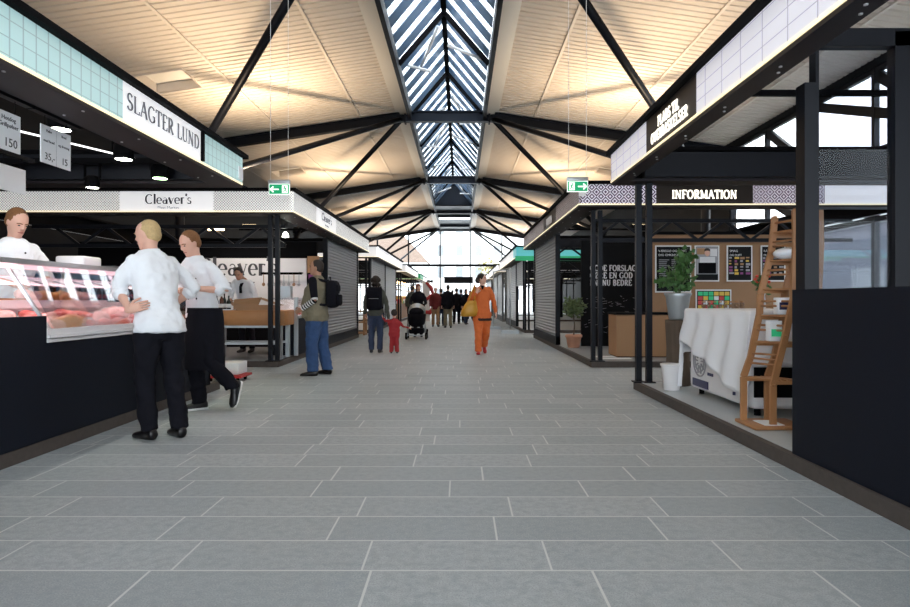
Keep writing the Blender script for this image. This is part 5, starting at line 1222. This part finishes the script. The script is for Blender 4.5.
# apron over his trousers
mb = MB()
rg = []
for z, w_, d_, y_ in ((1.03, .178, .150, 0), (.93, .195, .160, 0), (.75, .205, .165, 0), (.55, .210, .165, 0), (.42, .215, .165, 0)):
    rg.append([Vector((w_*math.cos(t)+.02, y_+d_*math.sin(t)+.004*math.sin(6*t), z))*sb for t in [2*PI*i/28 for i in range(28)]])
mb.rings(rg, cap=False); ap_ = mb.done('apron', 'trous', rb_, world=False)
for i in range(4):
    for sx in (-1, 1):
        z = 1.12+i*.10; yb = -.135-.012*(1.35-z)*0
        MB().ell(Vector((sx*.055, -.143+.018*(i == 3)+.006*(i == 0), z))*sb, (.010, .006, .010), 8).done('button', 'trous', rb_, world=False)
# 3 butcher behind the counter
rc, jc, scl, HPc, Vc = person('ginger haired butcher in white behind the glass, cutting on the counter', (-4.33, 5.78, .104), FACE(.85, -.52), 1.92,
    J=dict(elL=(.27, -.06, 1.20), wrL=(.16, -.30, 1.12), elR=(-.27, -.06, 1.20), wrR=(-.12, -.30, 1.13)),
    head=(.15, .50), lean=(0, -.08), hair='short', hairm='brown', sleeve='rolled', coat=.85, collar=True, topname='chef_jacket', C={'head_off': (0, -.02, 0)}, cuffs=True)
for i in range(4): MB().ell(Vector((.04, -.155-.03*i*.5+.012*(i == 3), 1.10+i*.1))*scl, (.009, .006, .009), 8).done('button', 'trous', rc, world=False)
# 4 cook at the back
rd_, jd, sd_, HPd, Vd = person("dark haired cook bending over the butcher block in the Cleaver's stall", (-4.28, 12.05, .104), FACE(-.1, -1), 1.76,
    J=dict(elL=(.27, -.18, 1.10), wrL=(.15, -.42, 1.02), elR=(-.27, -.18, 1.10), wrR=(-.12, -.42, 1.02)),
    head=(.1, .55), lean=(0, -.24), hair='short', hairm='darkhair', skin='skin2', sleeve='rolled', coat=.88, voxel=.018, topname='chef_jacket', C={'head_off': (0, -.06, -.08)})
MB().box(-.06, .06, -.50, -.47, .95, 1.35).done('neckerchief', 'trous', rd_, world=False) if False else None
mb = MB(); mb.tube([Vector((.05, -.24, 1.47)), Vector((.03, -.34, 1.30)), Vector((.03, -.33, 1.18))], [(.04, .012), (.03, .012), (.03, .012)], 8, side=(1, 0, 0)); mb.done('neckerchief', 'trous', rd_, world=False)

# 5 man with a vest, striped sleeves and backpack
def band_sleeve(root, V, j, e, s, p0=.0, r0=.050, r1=.040, n=13):
    a, b, c = j['sh'+e], j['el'+e], j['wr'+e]
    m = MB(); m.tube([V(a), V(a*.5+b*.5), V(b*.85+a*.15)], [.066*s, .060*s, .054*s], 12, dome=True); m.done('upper_sleeve', 'trous', root, world=False)
    m = MB()
    pts = [b*1.0+(a-b)*.25]+[b+(c-b)*(i/(n-1)*.93) for i in range(n)]
    for i in range(n):
        q = MB.tube(m, [V(pts[i]), V(pts[i]*.5+pts[i+1]*.5), V(pts[i+1])], [(r0+(r1-r0)*i/n)*s]*2+[(r0+(r1-r0)*(i+1)/n)*s], 12, m=i % 2)
    m.done('striped_sleeve', ['stripw', 'trous'], root, world=False)
re_, je, se, HPe, Ve = person('heavy man in an olive vest and striped sleeves standing in profile with a backpack', (-2.19, 9.2, 0), FACE(-1, .12), 1.77,
    J=dict(elL=(.27, .06, 1.17), wrL=(.22, -.17, 1.03), elR=(-.27, .03, 1.17), wrR=(-.22, -.17, 1.05), ankL=(.13, -.02, .09), ankR=(-.12, .12, .09), kneeL=(.13, -.04, .5), kneeR=(-.12, .04, .5)),
    head=(.15, 0), hair='short', hairm='darkhair', skin='skin2', sleeve='none', top='olive', bottom='jeans', coat=.84, fat=1.28, belly=.09, collar=True, topname='vest', C={'leg': 1.38}, width=1.08, shoe_rot={'L': Euler((0, 0, .15)), 'R': Euler((0, 0, -.3))})
for e in 'LR': band_sleeve(re_, Ve, je, e, se)
MB().rbox(.175, .215, -.17, -.03, .88, 1.02, .012).done('vest_pocket', 'olive', re_, world=False)
MB().rbox(.165, .205, -.13, -.03, 1.20, 1.32, .012).done('vest_pocket', 'olive', re_, world=False)
def backpack(label, loc, rz, s=1.0, mt='trous', w_=.30, h_=.46, d_=.2):
    r = empty('backpack', loc, label, 'backpack', None, rz)
    MB().rbox(-w_/2, w_/2, 0, d_, 0, h_, .07, 4).done('main_bag', mt, r, world=False)
    MB().rbox(-w_*.36, w_*.36, d_*.9, d_*1.28, h_*.08, h_*.52, .04, 3).done('front_pocket', mt, r, world=False)
    MB().rbox(-w_*.3, w_*.3, d_*.85, d_*1.12, h_*.58, h_*.85, .03, 3).done('top_pocket', mt, r, world=False)
    for sx in (-1, 1): MB().tube([(sx*w_*.33, .02, h_*.95), (sx*w_*.36, -.10, h_*1.02), (sx*w_*.40, -.245, h_*.82), (sx*w_*.47, -.22, h_*.45), (sx*w_*.50, -.05, h_*.12), (sx*w_*.45, .02, h_*.1)], [(.022, .006)]*6, 8).done('strap', mt, r, world=False)
    MB().tube([(-.04, .04, h_), (-.03, .04, h_+.05), (.03, .04, h_+.05), (.04, .04, h_)], .008, 6).done('handle', mt, r, world=False)
    MB().tube([(-w_*.3, d_*1.24, h_*.5), (w_*.3, d_*1.24, h_*.5)], .005, 5).done('zip', 'galv', r, world=False)
backpack('black backpack on the back of the man in the olive vest', (-2.19+.16, 9.2-.02, 1.03), FACE(-1, .12), mt='trous', w_=.28, h_=.42, d_=.17)

# 6 parent and child
rp, jp, sp_, HPp, Vp = person('adult in olive jacket seen from behind holding the hand of a small child', (-1.84, 13.1, 0), PI, 1.67,
    J=dict(wrR=(-.30, -.02, .80), elR=(-.27, .04, 1.10)), head=(.1, .1), hair='bushy', hairm='darkhair', top='olived', bottom='jeansd', coat=.86, fat=1.05, voxel=.018, collar=True, C={'leg': 1.1})
backpack('dark backpack of the adult walking with the child', (-1.84, 13.1-.135, .93), PI, mt='trous', w_=.34, h_=.50, d_=.16)
child, jk, sk_, HPk, Vk = person('small child in a red snowsuit with arms held out', (-1.42, 12.95, 0), PI+.1, .88,
    J=dict(elL=(.38, .0, 1.42), wrL=(.48, .0, 1.56), elR=(-.38, -.02, 1.18), wrR=(-.62, -.05, 1.12), ankL=(.13, .03, .09), ankR=(-.13, .03, .09)), head=(0, .1), hair='hood', hairm='darkhair', top='red', bottom='red', coat=.75, fat=1.3, width=1.15, headscale=1.55, voxel=.012, trn='snow_trousers', topname='snow_jacket', C={'leg': 1.5, 'head_off': (0, 0, .07)}, collar=True)
# 7 woman with pushchair
rw, jw, sw_, HPw, Vw = person('woman in black with auburn hair pushing a pushchair', (-1.30, 18.75, 0), .0, 1.66,
    J=dict(elL=(.26, -.12, 1.15), wrL=(.20, -.36, 1.06), elR=(-.26, -.12, 1.15), wrR=(-.20, -.36, 1.06)), head=(.3, .1), hair='long', hairm='ginger', top='trous', bottom='trous', coat=.7, voxel=.02, collar=True)
pc = empty('pushchair', (-1.28, 17.9, 0), 'black pushchair with a grey hood pushed by the woman in black', 'pushchair')
X_, Y_ = -1.28, 17.75
for sx in (-1, 1):
    for yy, rr_ in ((Y_-.25, .10), (Y_+.35, .14)):
        x = X_+sx*.29; m = MB(); m.tube([(x-.025, yy, rr_), (x+.025, yy, rr_)], rr_, 18); w0 = m.done('wheel', 'black', pc); MB().tube([(x-.03, yy, rr_), (x+.03, yy, rr_)], rr_*.5, 12).done('hub', 'galv', w0)
    m = MB(); m.tube([(X_+sx*.26, Y_-.25, .12), (X_+sx*.25, Y_+.05, .50), (X_+sx*.22, Y_+.60, 1.0)], .016, 6); m.tube([(X_+sx*.26, Y_+.35, .15), (X_+sx*.24, Y_+.0, .55)], .016, 6); m.done('frame_tube', 'galv', pc)
MB().tube([(X_-.22, Y_+.6, 1.0), (X_+.22, Y_+.6, 1.0)], .018, 8).done('handle', 'black', pc)
m = MB(); m.rings([[(X_+w_*math.cos(t), Y_+yo+d_*math.sin(t), z) for t in [2*PI*i/20 for i in range(20)]] for z, w_, d_, yo in ((.36, .14, .22, .0), (.45, .24, .36, .0), (.62, .27, .40, .0), (.74, .275, .40, .0))]); m.done('seat', 'trous', pc)
m = MB(); m.ell((X_, Y_+.08, .80), (.26, .30, .26), 18); m.done('hood', 'galv', pc)
m = MB(); m.ell((X_, Y_-.08, .78), (.22, .24, .17), 14); m.done('foot_cover', 'trous', pc)
MB().rbox(X_-.22, X_+.22, Y_-.15, Y_+.3, .16, .32, .04).done('basket', 'trous', pc)
MB().bar((X_-.28, Y_-.25, .12), (X_+.28, Y_-.25, .12), .02, .02).done('axle', 'galv', pc)
# 8 woman in orange
ro, jo, so_, HPo, Vo = person('dark haired woman in an orange suit walking towards the camera, looking aside', (.47, 12.75, 0), .03, 1.72,
    J=dict(elR=(-.29, .02, 1.17), wrR=(-.13, -.17, 1.36), elL=(.26, .02, 1.18), wrL=(.30, -.06, .93), ankR=(-.09, -.14, .09), kneeR=(-.09, -.10, .50), ankL=(.07, .30, .17), kneeL=(.09, -.02, .50)),
    head=(1.0, .0), hair='bun', hairm='darkhair', top='orange', bottom='orange', shoes='redpl', coat=.80, flare=.22, slim=.98, voxel=.013, topname='suit_jacket', C={'leg': 1.25}, curl=(.4, 1.0),
    shoe_rot={'L': Euler((.55, 0, .1)), 'R': Euler((-.1, 0, -.1))}, hands={'R': ((.3, .0, .9), (0, 1, 0), (1, 0, 0))})
MB().tube([Vector((.0, -.128, 1.455)), Vector((.0, -.150, 1.37))], [(.045, .006), (.008, .006)], 8, side=(1, 0, 0)).done('neckline', 'trous', ro, world=False)
mb = MB(); mb.rings([[Vector((w_*math.cos(t), .01+d_*math.sin(t), z))*so_ for t in [2*PI*i/24 for i in range(24)]] for z, w_, d_ in ((.745, .222, .178), (.79, .215, .172), (.85, .18, .14))]); mb.done('dark_hem', 'soffit', ro, world=False)
hb = empty('handbag', (.47-.27, 12.63, .78), 'mustard yellow leather handbag on the shoulder of the woman in orange', 'handbag')
m = MB(); x, y = .47-.27, 12.63
m.rings([[(x+xo+w_*math.cos(t), y+d_*math.sin(t), z) for t in [2*PI*i/16 for i in range(16)]] for z, w_, d_, xo in ((.80, .12, .03, -.02), (.82, .17, .06, -.02), (.92, .18, .07, 0), (1.05, .13, .05, .03), (1.14, .09, .03, .05))]); m.done('bag_body', 'mustard', hb)
MB().tube([(x-.03, y, 1.08), (x+.02, y-.02, 1.25), (x+.09, y+.01, 1.42), (x+.11, y+.10, 1.47), (x+.12, y+.18, 1.42)], [(.014, .006)]*5, 8).tube([(x+.10, y, 1.12), (x+.115, y-.04, 1.25), (x+.12, y-.01, 1.40)], [(.014, .006)]*3, 8).done('strap', 'mustard', hb)
# 9 crowd far down the aisle
crowd = [(435.5, 26.0, 'darkred', 'kraftd', 'person in a dark red coat and beige trousers, leftmost of the crowd down the aisle', 1.70, 'short'),
         (441.0, 26.6, 'trous', 'jeansd', 'person in black with a red bag strap, second from the left in the crowd', 1.66, 'short'),
         (448.0, 24.8, 'trous', 'olive', 'broad person in a black coat and olive trousers in the middle of the crowd', 1.78, 'short'),
         (456.5, 28.8, 'trous', 'trous', 'person in black right of the broad one in the crowd', 1.72, 'hood'),
         (461.0, 31.0, 'jeansd', 'trous', 'slim person in a dark blue coat deep in the crowd', 1.70, 'short'),
         (466.0, 28.4, 'trous', 'jeansd', 'person in dark clothes rightmost of the crowd, beside the orange suit', 1.68, 'long'),
         (452.5, 33.0, 'trous', 'trous', 'small distant figure in black between the nearer crowd people', 1.70, 'short'),
         (444.5, 34.5, 'darkred', 'trous', 'small distant figure in red behind the crowd', 1.65, 'short'),
         (470.0, 36.0, 'trous', 'jeansd', 'most distant dark figure near the end doors', 1.72, 'short'),
         (412.0, 24.0, 'olived', 'trous', 'person in dark olive half hidden behind the woman with the pushchair', 1.72, 'short')]
for i, (px, Y, tp_, bt, lab, h, hr) in enumerate(crowd):
    st_ = .08 if i % 2 else -.06
    person(lab, ((px-460)*Y/600, Y, 0), (PI if i not in (0, 5) else .3)+.15*((i % 3)-1), h, J=dict(ankL=(.10, .03+st_*2, .09), ankR=(-.10, .03-st_*2, .09), kneeL=(.1, -.02+st_, .5), kneeR=(-.1, -.02-st_, .5)),
           hair=hr, hairm='darkhair', top=tp_, bottom=bt, coat=.78, fat=1.15 if i == 2 else 1.05, voxel=.03, collar=True, C={'leg': 1.15}, group='people in the crowd down the aisle')
